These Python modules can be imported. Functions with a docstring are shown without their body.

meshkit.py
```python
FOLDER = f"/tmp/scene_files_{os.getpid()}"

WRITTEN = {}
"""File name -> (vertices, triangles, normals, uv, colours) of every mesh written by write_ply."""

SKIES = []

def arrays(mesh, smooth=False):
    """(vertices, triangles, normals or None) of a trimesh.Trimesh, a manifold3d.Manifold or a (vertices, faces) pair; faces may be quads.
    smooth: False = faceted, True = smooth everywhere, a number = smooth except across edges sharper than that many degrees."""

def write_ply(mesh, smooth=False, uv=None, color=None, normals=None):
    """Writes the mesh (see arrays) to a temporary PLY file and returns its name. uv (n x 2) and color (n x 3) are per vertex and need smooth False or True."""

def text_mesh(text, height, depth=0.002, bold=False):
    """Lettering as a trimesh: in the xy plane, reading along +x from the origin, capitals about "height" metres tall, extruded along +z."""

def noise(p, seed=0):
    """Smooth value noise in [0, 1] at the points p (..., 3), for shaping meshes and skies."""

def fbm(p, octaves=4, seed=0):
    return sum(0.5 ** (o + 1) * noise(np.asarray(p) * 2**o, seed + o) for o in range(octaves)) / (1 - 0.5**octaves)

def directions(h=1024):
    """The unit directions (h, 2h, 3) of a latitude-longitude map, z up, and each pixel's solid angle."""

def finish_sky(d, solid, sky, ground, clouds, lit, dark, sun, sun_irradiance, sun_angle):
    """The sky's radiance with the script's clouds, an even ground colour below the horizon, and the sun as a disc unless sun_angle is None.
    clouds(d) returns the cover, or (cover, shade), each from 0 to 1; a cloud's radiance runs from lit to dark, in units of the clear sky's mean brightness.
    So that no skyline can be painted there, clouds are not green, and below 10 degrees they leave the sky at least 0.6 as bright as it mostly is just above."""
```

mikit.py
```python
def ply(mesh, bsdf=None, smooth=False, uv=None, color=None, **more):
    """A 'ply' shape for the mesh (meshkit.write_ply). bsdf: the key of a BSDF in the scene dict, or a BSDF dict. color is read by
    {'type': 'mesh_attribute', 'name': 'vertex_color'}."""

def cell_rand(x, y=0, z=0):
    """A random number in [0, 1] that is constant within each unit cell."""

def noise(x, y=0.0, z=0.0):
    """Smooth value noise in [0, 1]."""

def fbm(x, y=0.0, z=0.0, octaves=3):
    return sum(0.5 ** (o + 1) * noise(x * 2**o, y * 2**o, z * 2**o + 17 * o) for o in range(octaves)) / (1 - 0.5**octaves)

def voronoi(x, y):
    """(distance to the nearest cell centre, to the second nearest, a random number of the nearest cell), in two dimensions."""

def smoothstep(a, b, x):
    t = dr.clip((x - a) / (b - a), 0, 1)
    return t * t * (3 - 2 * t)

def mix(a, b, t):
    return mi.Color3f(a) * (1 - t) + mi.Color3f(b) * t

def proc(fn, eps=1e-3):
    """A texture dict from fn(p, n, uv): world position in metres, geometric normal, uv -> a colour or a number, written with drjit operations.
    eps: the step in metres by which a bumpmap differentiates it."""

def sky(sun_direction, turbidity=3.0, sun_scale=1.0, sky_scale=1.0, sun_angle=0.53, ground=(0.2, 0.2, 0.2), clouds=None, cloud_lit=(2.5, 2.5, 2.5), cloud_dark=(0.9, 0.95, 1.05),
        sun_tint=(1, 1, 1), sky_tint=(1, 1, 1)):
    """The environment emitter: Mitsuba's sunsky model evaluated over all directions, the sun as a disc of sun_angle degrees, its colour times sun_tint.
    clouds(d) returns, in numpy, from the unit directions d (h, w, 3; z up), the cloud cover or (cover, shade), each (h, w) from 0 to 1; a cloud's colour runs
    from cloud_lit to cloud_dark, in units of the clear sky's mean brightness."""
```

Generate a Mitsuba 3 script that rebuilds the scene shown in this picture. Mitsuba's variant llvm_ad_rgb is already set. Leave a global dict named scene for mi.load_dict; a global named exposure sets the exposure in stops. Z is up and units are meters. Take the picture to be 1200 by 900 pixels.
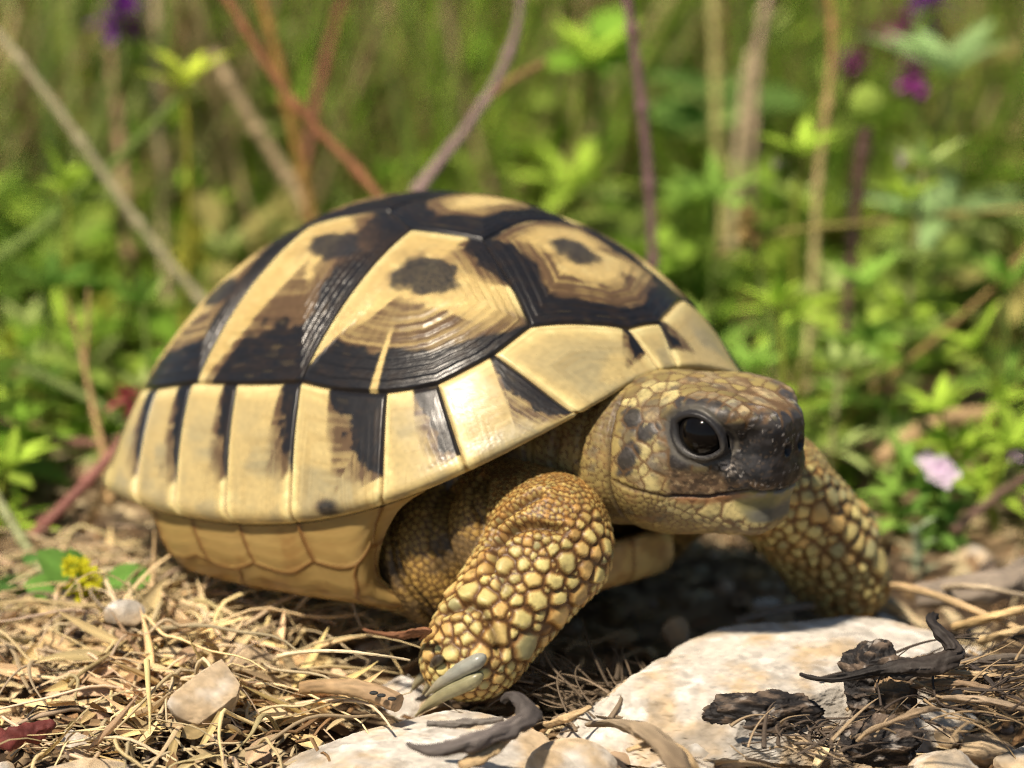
import math, random, numpy as np, trimesh, drjit as dr, mitsuba as mi, manifold3d, mikit, meshkit
from scipy.spatial import cKDTree
from meshkit import noise, fbm

T = mi.ScalarTransform4f
rng = np.random.default_rng(7)
scene, labels = {}, {}

# ------------------------------------------------------------------ camera, sky, exposure
CAM = np.array([0.0, -0.64912, 0.18038])
ELEV = 0.2320
CDIR = np.array([0, math.cos(ELEV), -math.sin(ELEV)])
HFOV = 20.4
scene['camera'] = {'type': 'thinlens', 'fov': HFOV, 'fov_axis': 'x', 'near_clip': 0.05, 'far_clip': 60.0,
                   'aperture_radius': 0.0048, 'focus_distance': 0.505,
                   'to_world': T().look_at(origin=CAM.tolist(), target=(CAM + CDIR).tolist(), up=[0, 0, 1])}
SUN = np.array([-0.31, -0.47, 0.83])
scene['sky'] = mikit.sky(SUN.tolist(), turbidity=3, sun_angle=4.0, sun_tint=(1.0, 1.04, 1.10), sky_scale=0.56, sky_tint=(1.05, 1.0, .88))
exposure = 2.0

# ------------------------------------------------------------------ helpers
def at(px, py, z=0.0):
    """The point at height z that stands under the photograph's pixel (1200 x 900)."""
    f = 600 / math.tan(math.radians(HFOV) / 2)
    up = np.array([0, math.sin(ELEV), math.cos(ELEV)])
    v = CDIR + (px - 600) / f * np.array([1.0, 0, 0]) - (py - 450) / f * up
    return CAM + v * (z - CAM[2]) / v[2]

def at_y(px, py, y):
    f = 600 / math.tan(math.radians(HFOV) / 2)
    up = np.array([0, math.sin(ELEV), math.cos(ELEV)])
    v = CDIR + (px - 600) / f * np.array([1.0, 0, 0]) - (py - 450) / f * up
    return CAM + v * (y - CAM[1]) / v[1]

def unit(v):
    v = np.asarray(v, float)
    return v / np.maximum(np.linalg.norm(v, axis=-1, keepdims=True), 1e-12)

def lerp(a, b, t): return a + (b - a) * t
def sstep(a, b, x):
    t = np.clip((x - a) / (b - a), 0, 1)
    return t * t * (3 - 2 * t)
def cmix(a, b, t): return np.asarray(a) * (1 - t[:, None]) + np.asarray(b) * t[:, None]
def vnormals(v, f):
    n = np.zeros_like(v); fn = np.cross(v[f[:, 1]] - v[f[:, 0]], v[f[:, 2]] - v[f[:, 0]])
    for k in range(3): 
        for c in range(3): n[:, c] += np.bincount(f[:, k], fn[:, c], len(v))
    return unit(n)

_taken = {}
def numbered(key):
    k = _taken.get(key, 0); _taken[key] = k + 1
    return key if k == 0 else f'{key}_{k:03d}'

def put(key, v, f, bsdf, normals=None, color=None, smooth=True, **more):
    """One entry of the scene from vertices (metres, world) and triangles."""
    key = numbered(key)
    if normals is None and smooth: normals = vnormals(np.asarray(v, float), np.asarray(f))
    path = meshkit.write_ply((v, f), False, None, color, normals=normals)
    scene[key] = {'type': 'ply', 'filename': path, 'face_normals': normals is None, 'bsdf': {'type': 'ref', 'id': 'mat_' + bsdf}, **more}
    return key

def tag(key, label=None, cat=None, group=None, kind=None):
    d = labels.setdefault(key, {})
    for n, x in (('label', label), ('category', cat), ('group', group), ('kind', kind)):
        if x: d[n] = x
    return key

VC = {'type': 'mesh_attribute', 'name': 'vertex_color'}
def material(key, rough=0.6, spec=0.5, **more):
    scene[key] = {'type': 'twosided', 'bsdf': {'type': 'principled', 'base_color': VC, 'roughness': rough, 'specular': spec, **more}}
material('mat_shell_horn', 0.34, 0.36, clearcoat=0.18, clearcoat_gloss=0.9)
material('mat_skin', 0.46, 0.36)
material('mat_beak', 0.32, 0.5)
material('mat_stone', 0.85, 0.3)
material('mat_dry', 0.7, 0.35)
material('mat_soil', 0.95, 0.2)
scene['mat_eye'] = {'type': 'principled', 'base_color': {'type': 'rgb', 'value': [0.004, 0.0035, 0.0035]}, 'roughness': 0.04, 'specular': 0.2}
scene['mat_leaf'] = {'type': 'twosided', 'bsdf': {'type': 'principled', 'base_color': VC, 'roughness': 0.5, 'specular': 0.35}}
scene['mat_leaf'] = {'type': 'principledthin', 'base_color': VC, 'roughness': 0.5, 'diff_trans': 0.7}

# ------------------------------------------------------------------ the tortoise's own frame (millimetres): X ahead, Y to its left, Z up
RB = np.array([[0.7353, 0.6776, -0.0119], [-0.6760, 0.7344, 0.0594], [0.0490, -0.0357, 0.9982]])
OB = np.array([-0.01496, -0.08695, 0.00736])
def to_world(p): return np.asarray(p) / 1000 @ RB.T + OB

# ---- carapace: a dome over the disc (u, v) = s (cos t, sin t); t runs from the neck over the right side
SP = dict(a=64.7, b=58.2, H=78.5, n=2.5455, pr=0.9442, pz=1.4768, xa=0.1, z1=16.7, z2=3.8, z3=3.7, r1=-0.0481, r2=-0.0051)
def dome(u, v):
    t = np.arctan2(v, u); s = np.minimum(np.hypot(u, v), 1.0); p = SP
    c, q = np.cos(t), np.sin(t)
    sc = (np.abs(c) ** p['n'] + np.abs(q) ** p['n']) ** (-1 / p['n']) * (1 + p['r1'] * c + p['r2'] * np.cos(2 * t))
    X = p['a'] * c * sc; Y = -p['b'] * q * sc
    zr = p['z1'] * (1 + c) + p['z2'] * (1 + np.cos(2 * t)) + p['z3'] * (1 + np.cos(3 * t))
    at_ = np.abs(t); zr = zr + 2.6 * np.exp(-((at_ - 2.35) / .42) ** 2)
    fl = 1 + 0.02 * np.exp(-((at_ - 0.40) / 0.18) ** 2) * sstep(.75, 1, s) + 0.010 * sstep(.78, .93, s) ** 2 - .050 * np.clip((s - .90) / .10, 0, 1) ** 2.0
    rho = np.sin(np.pi / 2 * s) ** p['pr'] * fl; cz = np.clip(np.cos(np.pi / 2 * s), 1e-9, 1) ** p['pz']
    return np.stack([p['xa'] + (X - p['xa']) * rho, Y * rho, zr * (1 - cz) + p['H'] * cz], -1)
def dome_n(u, v):
    e = 2e-3
    s = np.maximum(np.hypot(u, v), 1e-9); k = np.minimum(1, 0.994 / s); u, v = u * k, v * k
    return unit(np.cross(dome(u + e, v) - dome(u - e, v), dome(u, v + e) - dome(u, v - e))) * -1.0
D2 = lambda deg, s: (s * math.cos(math.radians(deg)), s * math.sin(math.radians(deg)))
_SEAM_T = [0, 6, 28, 37, 48.5, 58.5, 79, 96.5, 108.5, 122, 136, 150, 165, 180]
_SEAM_S = [.722, .712, .590, .628, .655, .645, .600, .612, .622, .655, .670, .680, .70, .705]
seam_s = lambda deg: float(np.interp(deg, _SEAM_T, _SEAM_S))
a1, a2, a3, a4, a5, a6, a7 = (.256, .148), (.110, .187), (.006, .134), (-.133, .183), (-.25, .13), (-.36, .19), (-.52, .17)
f1 = (.522, .278); tail = D2(158, seam_s(158))
def along(t0, t1, n=14): return [D2(t, seam_s(t)) for t in np.linspace(t0, t1, n)[:-1]]
mir = lambda pts: [(u, -v) for u, v in pts]
YEL, OCH, PALE, BLK, BRN = map(np.array, ([.54, .405, .165], [.44, .31, .11], [.76, .67, .33], [.012, .0115, .013], [.095, .056, .030]))

def scute(key, outline, centre, dark, spot=0.25, N=300, K=72, rings=9, seed=0, spot_shift=(0, 0), marginal=False, stripe=None, amp=1.0, brown=()):
    """One horny scute: rings of growth run round its areola (centre). outline: its edges; dark: [(edge + how far along it, how far in from the seam the black reaches)]."""
    flat = [q for ed in outline for q in ed]; ix = np.cumsum([0] + [len(ed) for ed in outline])
    P = np.array(flat + flat[:1]); L = np.r_[0, np.cumsum(np.linalg.norm(np.diff(P, axis=0), axis=1))]
    place = lambda w: np.interp(w, np.arange(len(ix)), L[ix]) / L[-1]
    dark = [(place(a), b) for a, b in dark]; brown = [(place(a), b) for a, b in brown]; stripe = None if stripe is None else place(stripe)
    w = np.linspace(0, 1, N, endpoint=False)
    B = np.stack([np.interp(w * L[-1], L, P[:, k]) for k in (0, 1)], 1)
    r = np.linspace(0, 1, K + 1)[1:] ** 0.85
    uv = np.array(centre) + r[:, None, None] * (B - np.array(centre))
    uv = np.concatenate([[np.array(centre)], uv.reshape(-1, 2)])
    R = np.r_[0, np.repeat(r, N)]; W = np.r_[0, np.tile(w, K)]
    base = dome(uv[:, 0], uv[:, 1]); nrm = dome_n(uv[:, 0], uv[:, 1])
    Bp, cp = dome(B[:, 0], B[:, 1]), dome(np.array([centre[0]]), np.array([centre[1]]))
    span = np.linalg.norm(Bp - cp, axis=1); e = (1 - R) * np.r_[0, np.tile(span, K)]; e[0] = span.mean()
    # distance (mm) along the surface to the nearest piece of outline, for the groove
    q = base / 1000
    wob = fbm(base * .10 + seed * 7.3, 3) - .5
    rr = R + .055 * wob + .012 * (noise(base * .9 + seed) - .5)
    x = rr * rings; ph = x - np.floor(x)
    ringh = np.where(ph < .8, ph / .8, (1 - ph) / .2) * (.55 + .9 * noise(np.stack([np.floor(x), np.full_like(x, seed * 3.1), 0 * x], 1) + .5))
    big = sstep(.22, .45, R) * np.minimum(1, e / .8) * (.13 if marginal else 1)
    disp = amp * (0.20 * (ringh - .5) * big * np.clip(span.mean() / 14, .35, 1)) + (.10 if marginal else .55) * (1 - R ** 2)
    fine = np.sin(2 * np.pi * rr * rings * 3.3 + 4 * wob) * .03 * big * amp
    disp += fine + .10 * (fbm(base * .35 + seed, 3) - .5) + .03 * (noise(base * 2.4) - .5)
    disp -= .55 * np.exp(-(e / .42) ** 2) + (.0 if marginal else .10 * np.exp(-(e / 1.6) ** 2))
    pos = base + nrm * disp[:, None]
    # colours: yellow horn, black towards some seams, brown streaks where it wears through
    dk = np.array(sorted(dark)); wk = np.r_[dk[:, 0] - 1, dk[:, 0], dk[:, 0] + 1]; vk = np.tile(dk[:, 1], 3)
    reach = np.interp(W, wk, vk)
    streak = noise(np.stack([rr * rings * 2.6, np.full_like(rr, seed * 1.7), W * 3], 1)) * .65 + .35 * noise(np.stack([rr * rings * 7, np.full_like(rr, seed * .7), W * 5], 1))
    across = noise(np.stack([W * 70 * (1 if not marginal else .6), rr * 2.2, np.full_like(rr, seed * 5.1)], 1))
    edge = (1 - R) - reach * (1 + (1.7 * (fbm(base * [.30, .30, .34] + 3.1 * seed, 4) - .5) if marginal else .7 * (fbm(base * .2 + 3.1 * seed, 4) - .5))) - .02 * (across - .5) - .07 * (streak - .5)
    edge = np.where(reach < .004, 1, edge)
    black = 1 - sstep(-.03, .03, edge)
    brn = (1 - sstep(0, 0.40 if not marginal else .42, edge)) * sstep(.01, .05, reach)
    if brown:
        bk_ = np.array(sorted(brown)); br = np.interp(W, np.r_[bk_[:, 0] - 1, bk_[:, 0], bk_[:, 0] + 1], np.tile(bk_[:, 1], 3))
        be = (1 - R) - br * (1 + .4 * (fbm(base * .2 + seed, 3) - .5)) - .03 * (across - .5) - .12 * (streak - .5)
        brn = np.maximum(brn, (1 - sstep(-.06, .06, be)) * sstep(.01, .1, br) * (.55 + .5 * streak))
    n1, n2 = fbm(base * .07 + seed * 2.3, 4), fbm(base * .5 + seed, 3)
    col = cmix(YEL, OCH, np.clip(.85 * streak * sstep(.15, .6, R) * (.5 if marginal else 1) + 1.2 * (n1 - .45), 0, 1))
    col = cmix(0 * col + col, PALE, np.clip((.95 - e / 3.2), 0, .9) * (.5 + .6 * n2) + (.25 * sstep(.55, .75, n2)))
    if marginal:
        vs = noise(np.stack([rr * 34, W * 4, np.full_like(rr, seed * 2.7)], 1)); gr = sstep(.42, .60, fbm(base * .11 + 31, 3)) * sstep(.95, .5, R)
        col = cmix(col, np.array([.45, .36, .17]), sstep(1.2, 4.0, e) * .7); col = cmix(col, np.array([.30, .26, .15]), gr * (.40 + .7 * vs) * sstep(.8, 2.5, e)); col = cmix(col, OCH * .8, sstep(.62, .75, vs) * .35)
    thin = np.clip(brn * (.25 + 1.5 * streak) * (.85 + .25 * across), 0, .97)
    col = cmix(col, BRN, thin)
    bk = cmix(np.broadcast_to(BLK, col.shape), BRN * .45, np.clip(.7 * (streak - .45) + .9 * (n2 - .5), 0, .6))
    wear = sstep(.72, .80, noise(np.stack([rr * rings * 4, W * 25, np.full_like(rr, seed + .3)], 1))) * .35
    bk = cmix(bk, YEL * .45, np.clip(wear * (1 - black * .5), 0, .4) * sstep(.3, .8, streak))
    col = cmix(col, np.zeros(3), black) + bk * black[:, None]
    if spot:
        c0 = cp[0] + 0; d = np.linalg.norm((base - dome(np.array([centre[0] + spot_shift[0]]), np.array([centre[1] + spot_shift[1]]))) * [.72, 1, 1.15], axis=1)
        sp = 1 - sstep(-.9, .9, d - spot * (1 + 2.0 * (fbm(base * .15 + seed * 9, 4) - .5)))
        halo = np.exp(-np.maximum(d - spot, 0) / (spot * .45)) * .7 * noise(base * .5 + 11)
        col = cmix(col, BRN * 1.6, np.clip(halo, 0, .6))
        col = cmix(col, np.array([.022, .022, .024]) * 1.0, sp * (.84 + .16 * noise(base * 3)))
    if stripe is not None:
        dw = np.abs((W - stripe + .5) % 1 - .5) * L[-1] * 62
        col = cmix(col, YEL * 1.05, (1 - sstep(.35, .8, dw + .5 * wob)) * sstep(.35, .6, R))
    col = cmix(col, np.array([.20, .105, .03]), np.exp(-(e / .34) ** 2) * (.75 if marginal else .35) * (1 - black))
    col = np.clip(col * (.88 + .24 * noise(base * 1.3 + 5)[:, None]), .004, .9)
    i = np.arange(K * N).reshape(K, N) + 1; j = np.roll(i, -1, 1)
    fan = np.stack([np.zeros(N, int), i[0], j[0]], 1)
    F = np.vstack([fan, np.stack([i[:-1], i[1:], j[1:]], -1).reshape(-1, 3), np.stack([i[:-1], j[1:], j[:-1]], -1).reshape(-1, 3)])
    v = to_world(pos)
    n = vnormals(v, F)
    if (n * (nrm @ RB.T)).sum() < 0: F = F[:, ::-1]; n = -n
    return put('tortoise__carapace__' + key, v, F, 'shell_horn', normals=n, color=col)
# ---- carapace parts
tortoise = 'tortoise'
tag(tortoise, 'young tortoise with a domed yellow and black shell stepping over stones and dry grass', 'tortoise')
uu = np.linspace(0, 1, 70)[1:]; tt = np.linspace(0, 2 * np.pi, 241)[:-1]
def carapace_shell():
    """The bone under the scutes, its turned-in lip and its inside."""
    rows = []
    for s in uu: rows.append(dome(s * np.cos(tt), s * np.sin(tt)) - .75 * dome_n(s * np.cos(tt), s * np.sin(tt)))
    out = dome_n(np.cos(tt), np.sin(tt)); rim_ = dome(np.cos(tt), np.sin(tt)); flat = out * [1, 1, 0]; flat = unit(flat)
    rows[-1] = rim_ - .75 * out
    for k, (inn, dz) in enumerate([(.9, -.5), (2.0, -.7), (3.2, .2), (4.0, 2.2)]):
        rows.append(rim_ - flat * inn + [0, 0, dz])
    for s in (.93, .85, .7, .5, .3): rows.append(dome(s * np.cos(tt), s * np.sin(tt)) - 4.2 * dome_n(s * np.cos(tt), s * np.sin(tt)))
    V = np.vstack([[[SP['xa'], 0, SP['H'] - .75]], *rows]); n = len(tt); K = len(rows)
    i = np.arange(K * n).reshape(K, n) + 1; j = np.roll(i, -1, 1)
    F = np.vstack([np.stack([np.zeros(n, int), i[0], j[0]], 1), np.stack([i[:-1], i[1:], j[1:]], -1).reshape(-1, 3), np.stack([i[:-1], j[1:], j[:-1]], -1).reshape(-1, 3)])
    s = np.r_[0, np.repeat(np.r_[uu, [2] * 9], n)]
    c = cmix(np.array([.05, .03, .015]), np.array([.50, .36, .14]), sstep(.66, .70, s))
    lip = s > 1
    c[lip] = YEL * (.75 + .5 * fbm(V[lip] * .3, 3)[:, None])
    put('tortoise__carapace', to_world(V), F, 'shell_horn', color=np.clip(c, 0, 1))
carapace_shell()

def vertebral(x0, w0, x1, w1, mid_, wm, **k):   # front edge, rear edge, widest point
    pass
n1 = [(.712, .062), (.712, -.062)]
f1L, a1L, a2L, a3L, a4L, a5L, a6L, a7L = mir([f1, a1, a2, a3, a4, a5, a6, a7])
tailL = (tail[0], -tail[1])
scute('vertebral_scute', [[a1], [a1L], [f1L], *[[q] for q in ()], [D2(-14, .655), n1[1], n1[0], D2(14, .655)], [f1]],
      (.43, .005), [(0, .10), (.5, .03), (1, .14), (1.5, .36), (2, .30), (2.5, .28), (3, .28), (3.9, .30), (4.05, .33), (4.5, .36), (4.9, .24)], spot=3.8, seed=1, spot_shift=(-.005, 0), rings=10, brown=[(0, .2), (1, .3), (1.5, .55), (2, .5), (3, .5), (4, .6), (4.6, .6)])
scute('vertebral_scute', [[a1L], [a1], [a2], [a3], [a3L], [a2L]], (.13, 0), [(0, .5), (.5, .42), (1, .5), (1.5, .42), (2, .34), (3, .42), (3.5, .30), (4, .42), (5, .34), (5.5, .42)], spot=0, seed=2, brown=[(0, .75), (1, .75), (2, .5), (3, .6), (3.5, .4), (4, .6), (5, .5)])
scute('vertebral_scute', [[a3L], [a3], [a4], [a5], [a5L], [a4L]], (-.11, 0), [(0, .5), (1, .5), (2, .3), (3, .3), (4, .3), (5, .3)], spot=2.2, seed=3)
scute('vertebral_scute', [[a5L], [a5], [a6], [a7], [a7L], [a6L]], (-.36, 0), [(0, .5), (1, .5), (2, .3), (3, .2), (4, .2), (5, .3)], spot=2.2, seed=4, N=160, K=36)
scute('vertebral_scute', [[a7L], [a7], along(158, 202, 12), ], (-.58, 0), [(0, .4), (1, .4), (2, .3)], spot=2, seed=5, N=160, K=36)
C3M, C4M = D2(136, seam_s(136)), tail
for sg in (1, -1):
    m_ = (lambda q: q) if sg == 1 else mir
    hi = dict(N=420, K=96) if sg == 1 else dict(N=160, K=40)
    scute('costal_scute', [m_([a1]), m_([f1] + along(28, 79, 16)[1:]), m_([D2(79, seam_s(79))]), m_([a2])], (.225, sg * .325),
          [(0, .30), (.3, .26), (.5, .10), (.62, .0), (.9, .03), (1.06, .08), (1.2, .26), (1.45, .37), (1.9, .36), (2.03, .34), (2.08, .0), (3.8, .0), (3.92, .16)],
          spot=5.2, spot_shift=(-.004, -sg * .035), seed=11 + sg, rings=11, stripe=1.66, brown=[(0, .45), (.45, .3), (.6, 0), (1.0, 0), (1.2, .62), (1.5, .84), (1.85, .80), (1.97, .5), (2.03, 0), (3.8, 0), (3.95, .3)], **hi)
    scute('costal_scute', [m_([a2]), m_(along(79, 108.5, 12)), m_([D2(108.5, seam_s(108.5))]), m_([a4, a3])], (-.045, sg * .315),
          [(0, .58), (.5, .50), (.9, .44), (1.2, .42), (1.75, .40), (1.86, .0), (3, .0), (3.4, .0), (3.8, .42)], spot=4.6, spot_shift=(.03, -sg * .035), seed=21 + sg, rings=11, brown=[(0, .8), (1, .8), (1.3, .92), (1.7, .9), (1.85, .3), (1.95, 0), (3.2, 0), (3.7, .6)], **hi)
    scute('costal_scute', [m_([a4]), m_(along(108.5, 136, 12)), m_([C3M]), m_([a6, a5])], (-.25, sg * .36),
          [(0, .55), (.5, .5), (1.2, .42), (1.75, .4), (1.9, .0), (3, .0), (3.8, .3)], spot=3.4, seed=31 + sg, brown=[(0, .8), (1, .8), (1.7, .8), (1.95, 0), (3.2, 0), (3.8, .5)], N=240, K=56)
    scute('costal_scute', [m_([a6]), m_(along(136, 158, 10)), m_([tail]), m_([a7])], (-.44, sg * .36), [(0, .5), (1, .4), (1.7, .4), (2, .0), (3, .1)], spot=2.4, seed=41 + sg, N=160, K=40)
    tops = [6.5, 37, 48.5, 58.5, 79, 96.5, 110, 122, 135, 147, 157, 166]
    bots = [2.2, 23, 43.5, 58, 74.5, 88.5, 101, 112.5, 126, 140, 153, 166]
    darks = [[(3.60, .0), (3.74, .26), (3.90, .22), (.03, .10), (.08, .0)],
             [(3.18, .0), (3.36, .34), (3.75, .50), (3.98, .42), (.06, .16), (.1, 0)],
             [(3.36, .0), (3.52, .32), (3.95, .40), (.2, .24), (.5, .0)],
             [(3.38, .0), (3.55, .22), (3.8, .44), (3.97, .50), (.15, .38), (.45, .24), (.66, 0)],
             [(3.46, .0), (3.62, .09), (3.97, .34), (.1, .22), (.3, 0)],
             [(3.42, .0), (3.60, .10), (3.97, .34), (.12, .22), (.3, 0)],
             [(3.34, .0), (3.58, .11), (3.97, .36), (.16, .22), (.35, 0)]] + [[(3.34, .0), (3.58, .11), (3.97, .36), (.16, .22), (.35, 0)]] * 4
    for k in range(11):
        t0, t1, b0, b1 = tops[k], tops[k + 1], bots[k], bots[k + 1]
        top = along(t0, t1, 10); bt = [D2(q, 1.0) for q in np.linspace(b1, b0, 10)[:-1]]
        if k == 0: top = [n1[0]] + [q for q in along(14, 28, 5)[:-1]] + [f1] + along(28, 37, 5)[1:]; top = [n1[0], D2(14, .655), f1] + along(28, 37, 5)[1:]
        tc, sc_ = lerp(b0, b1, .60), .925
        big = dict(N=260, K=48) if sg == 1 and k < 8 else dict(N=120, K=28)
        scute('marginal_scute', [m_(top), m_([D2(t1, seam_s(t1))]), m_(bt), m_([D2(b0, 1.0)])], tuple(m_([D2(tc, sc_)])[0]), darks[k], spot=1.5 if k == 3 else 0, spot_shift=(.0, 0), seed=60 + k * 2 + sg, rings=9, marginal=True, **big)
scute('nuchal_scute', [[n1[1]], [n1[0]], [D2(2.2, 1.0)], [D2(-2.2, 1.0)]], (.86, 0), [(0, 0)], spot=0, seed=90, N=140, K=30, marginal=True)
sup = [along(166, 194, 10), [D2(194, seam_s(166))], [D2(q, 1.0) for q in np.linspace(194, 166, 10)[:-1]], [D2(166, 1.0)]]
scute('supracaudal_scute', sup, (-.92, 0), [(0, 0), (.3, .4), (.7, .4), (1, 0)], spot=0, seed=91, N=140, K=30, marginal=True)
# ------------------------------------------------------------------ the tortoise's body: signed distances (millimetres) meshed with surface nets
def ell(p, c, r):
    q = (p - np.asarray(c, float)) / np.asarray(r, float); k0 = np.linalg.norm(q, axis=-1); k1 = np.linalg.norm(q / np.asarray(r, float), axis=-1)
    return k0 * (k0 - 1) / np.maximum(k1, 1e-9)
def rbox(p, c, h, r):
    q = np.abs(p - np.asarray(c, float)) - (np.asarray(h, float) - r)
    return np.linalg.norm(np.maximum(q, 0), axis=-1) + np.minimum(q.max(-1), 0) - r
def cone(p, a, b, ra, rb):
    a, b = np.asarray(a, float), np.asarray(b, float); ab = b - a
    h = np.clip(((p - a) @ ab) / (ab @ ab), 0, 1)
    return np.linalg.norm(p - a - h[..., None] * ab, axis=-1) - (ra + (rb - ra) * h)
def smin(a, b, k):
    h = np.clip(.5 + .5 * (b - a) / k, 0, 1)
    return b + (a - b) * h - k * h * (1 - h)
def smax(a, b, k): return -smin(-a, -b, k)

def surface_net(f, lo, hi, step):
    lo, hi = np.asarray(lo, float), np.asarray(hi, float); n = np.ceil((hi - lo) / step).astype(int) + 1
    ax = [lo[k] + step * np.arange(n[k]) for k in range(3)]
    d = np.empty(n, np.float32)
    Y, Z = np.meshgrid(ax[1], ax[2], indexing='ij')
    for i0 in range(0, n[0], 8):
        xs = ax[0][i0:i0 + 8]; P = np.empty((len(xs), n[1], n[2], 3)); P[..., 0] = xs[:, None, None]; P[..., 1] = Y; P[..., 2] = Z
        d[i0:i0 + 8] = f(P.reshape(-1, 3)).reshape(len(xs), n[1], n[2])
    ins = d < 0
    c = [slice(None, -1), slice(1, None)]
    cnt = sum(ins[c[a], c[b], c[e]].astype(np.int8) for a in (0, 1) for b in (0, 1) for e in (0, 1))
    act = (cnt > 0) & (cnt < 8); ids = np.full(act.shape, -1); ids[act] = np.arange(act.sum()); A = np.argwhere(act)
    acc = np.zeros((len(A), 3)); num = np.zeros(len(A))
    cor = [(a, b, e) for a in (0, 1) for b in (0, 1) for e in (0, 1)]
    for p in cor:
        for k in range(3):
            if p[k]: continue
            q = list(p); q[k] = 1
            d0 = d[A[:, 0] + p[0], A[:, 1] + p[1], A[:, 2] + p[2]]; d1 = d[A[:, 0] + q[0], A[:, 1] + q[1], A[:, 2] + q[2]]
            cr = (d0 < 0) != (d1 < 0); t = np.where(cr, d0 / np.where(cr, d0 - d1, 1), 0)
            x = np.tile(np.array(p, float), (len(A), 1)); x[:, k] = t
            acc += np.where(cr[:, None], x, 0); num += cr
    V = lo + step * (A + acc / num[:, None])
    quads = []
    for k in range(3):
        u, v = (k + 1) % 3, (k + 2) % 3
        s0 = [slice(1, -1)] * 3; s0[k] = slice(0, -1); s1 = list(s0); s1[k] = slice(1, None)
        a, b = ins[tuple(s0)], ins[tuple(s1)]
        for m, flip in ((a & ~b, False), (b & ~a, True)):
            I = np.argwhere(m); off = np.array([1, 1, 1]); off[k] = 0; I = I + off
            def cell(du, dv):
                J = I.copy(); J[:, u] -= du; J[:, v] -= dv
                return ids[J[:, 0], J[:, 1], J[:, 2]]
            q = np.stack([cell(1, 1), cell(0, 1), cell(0, 0), cell(1, 0)], 1)
            quads.append(q[:, ::-1] if flip else q)
    Q = np.vstack(quads)
    return V, np.vstack([Q[:, [0, 1, 2]], Q[:, [0, 2, 3]]])

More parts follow.
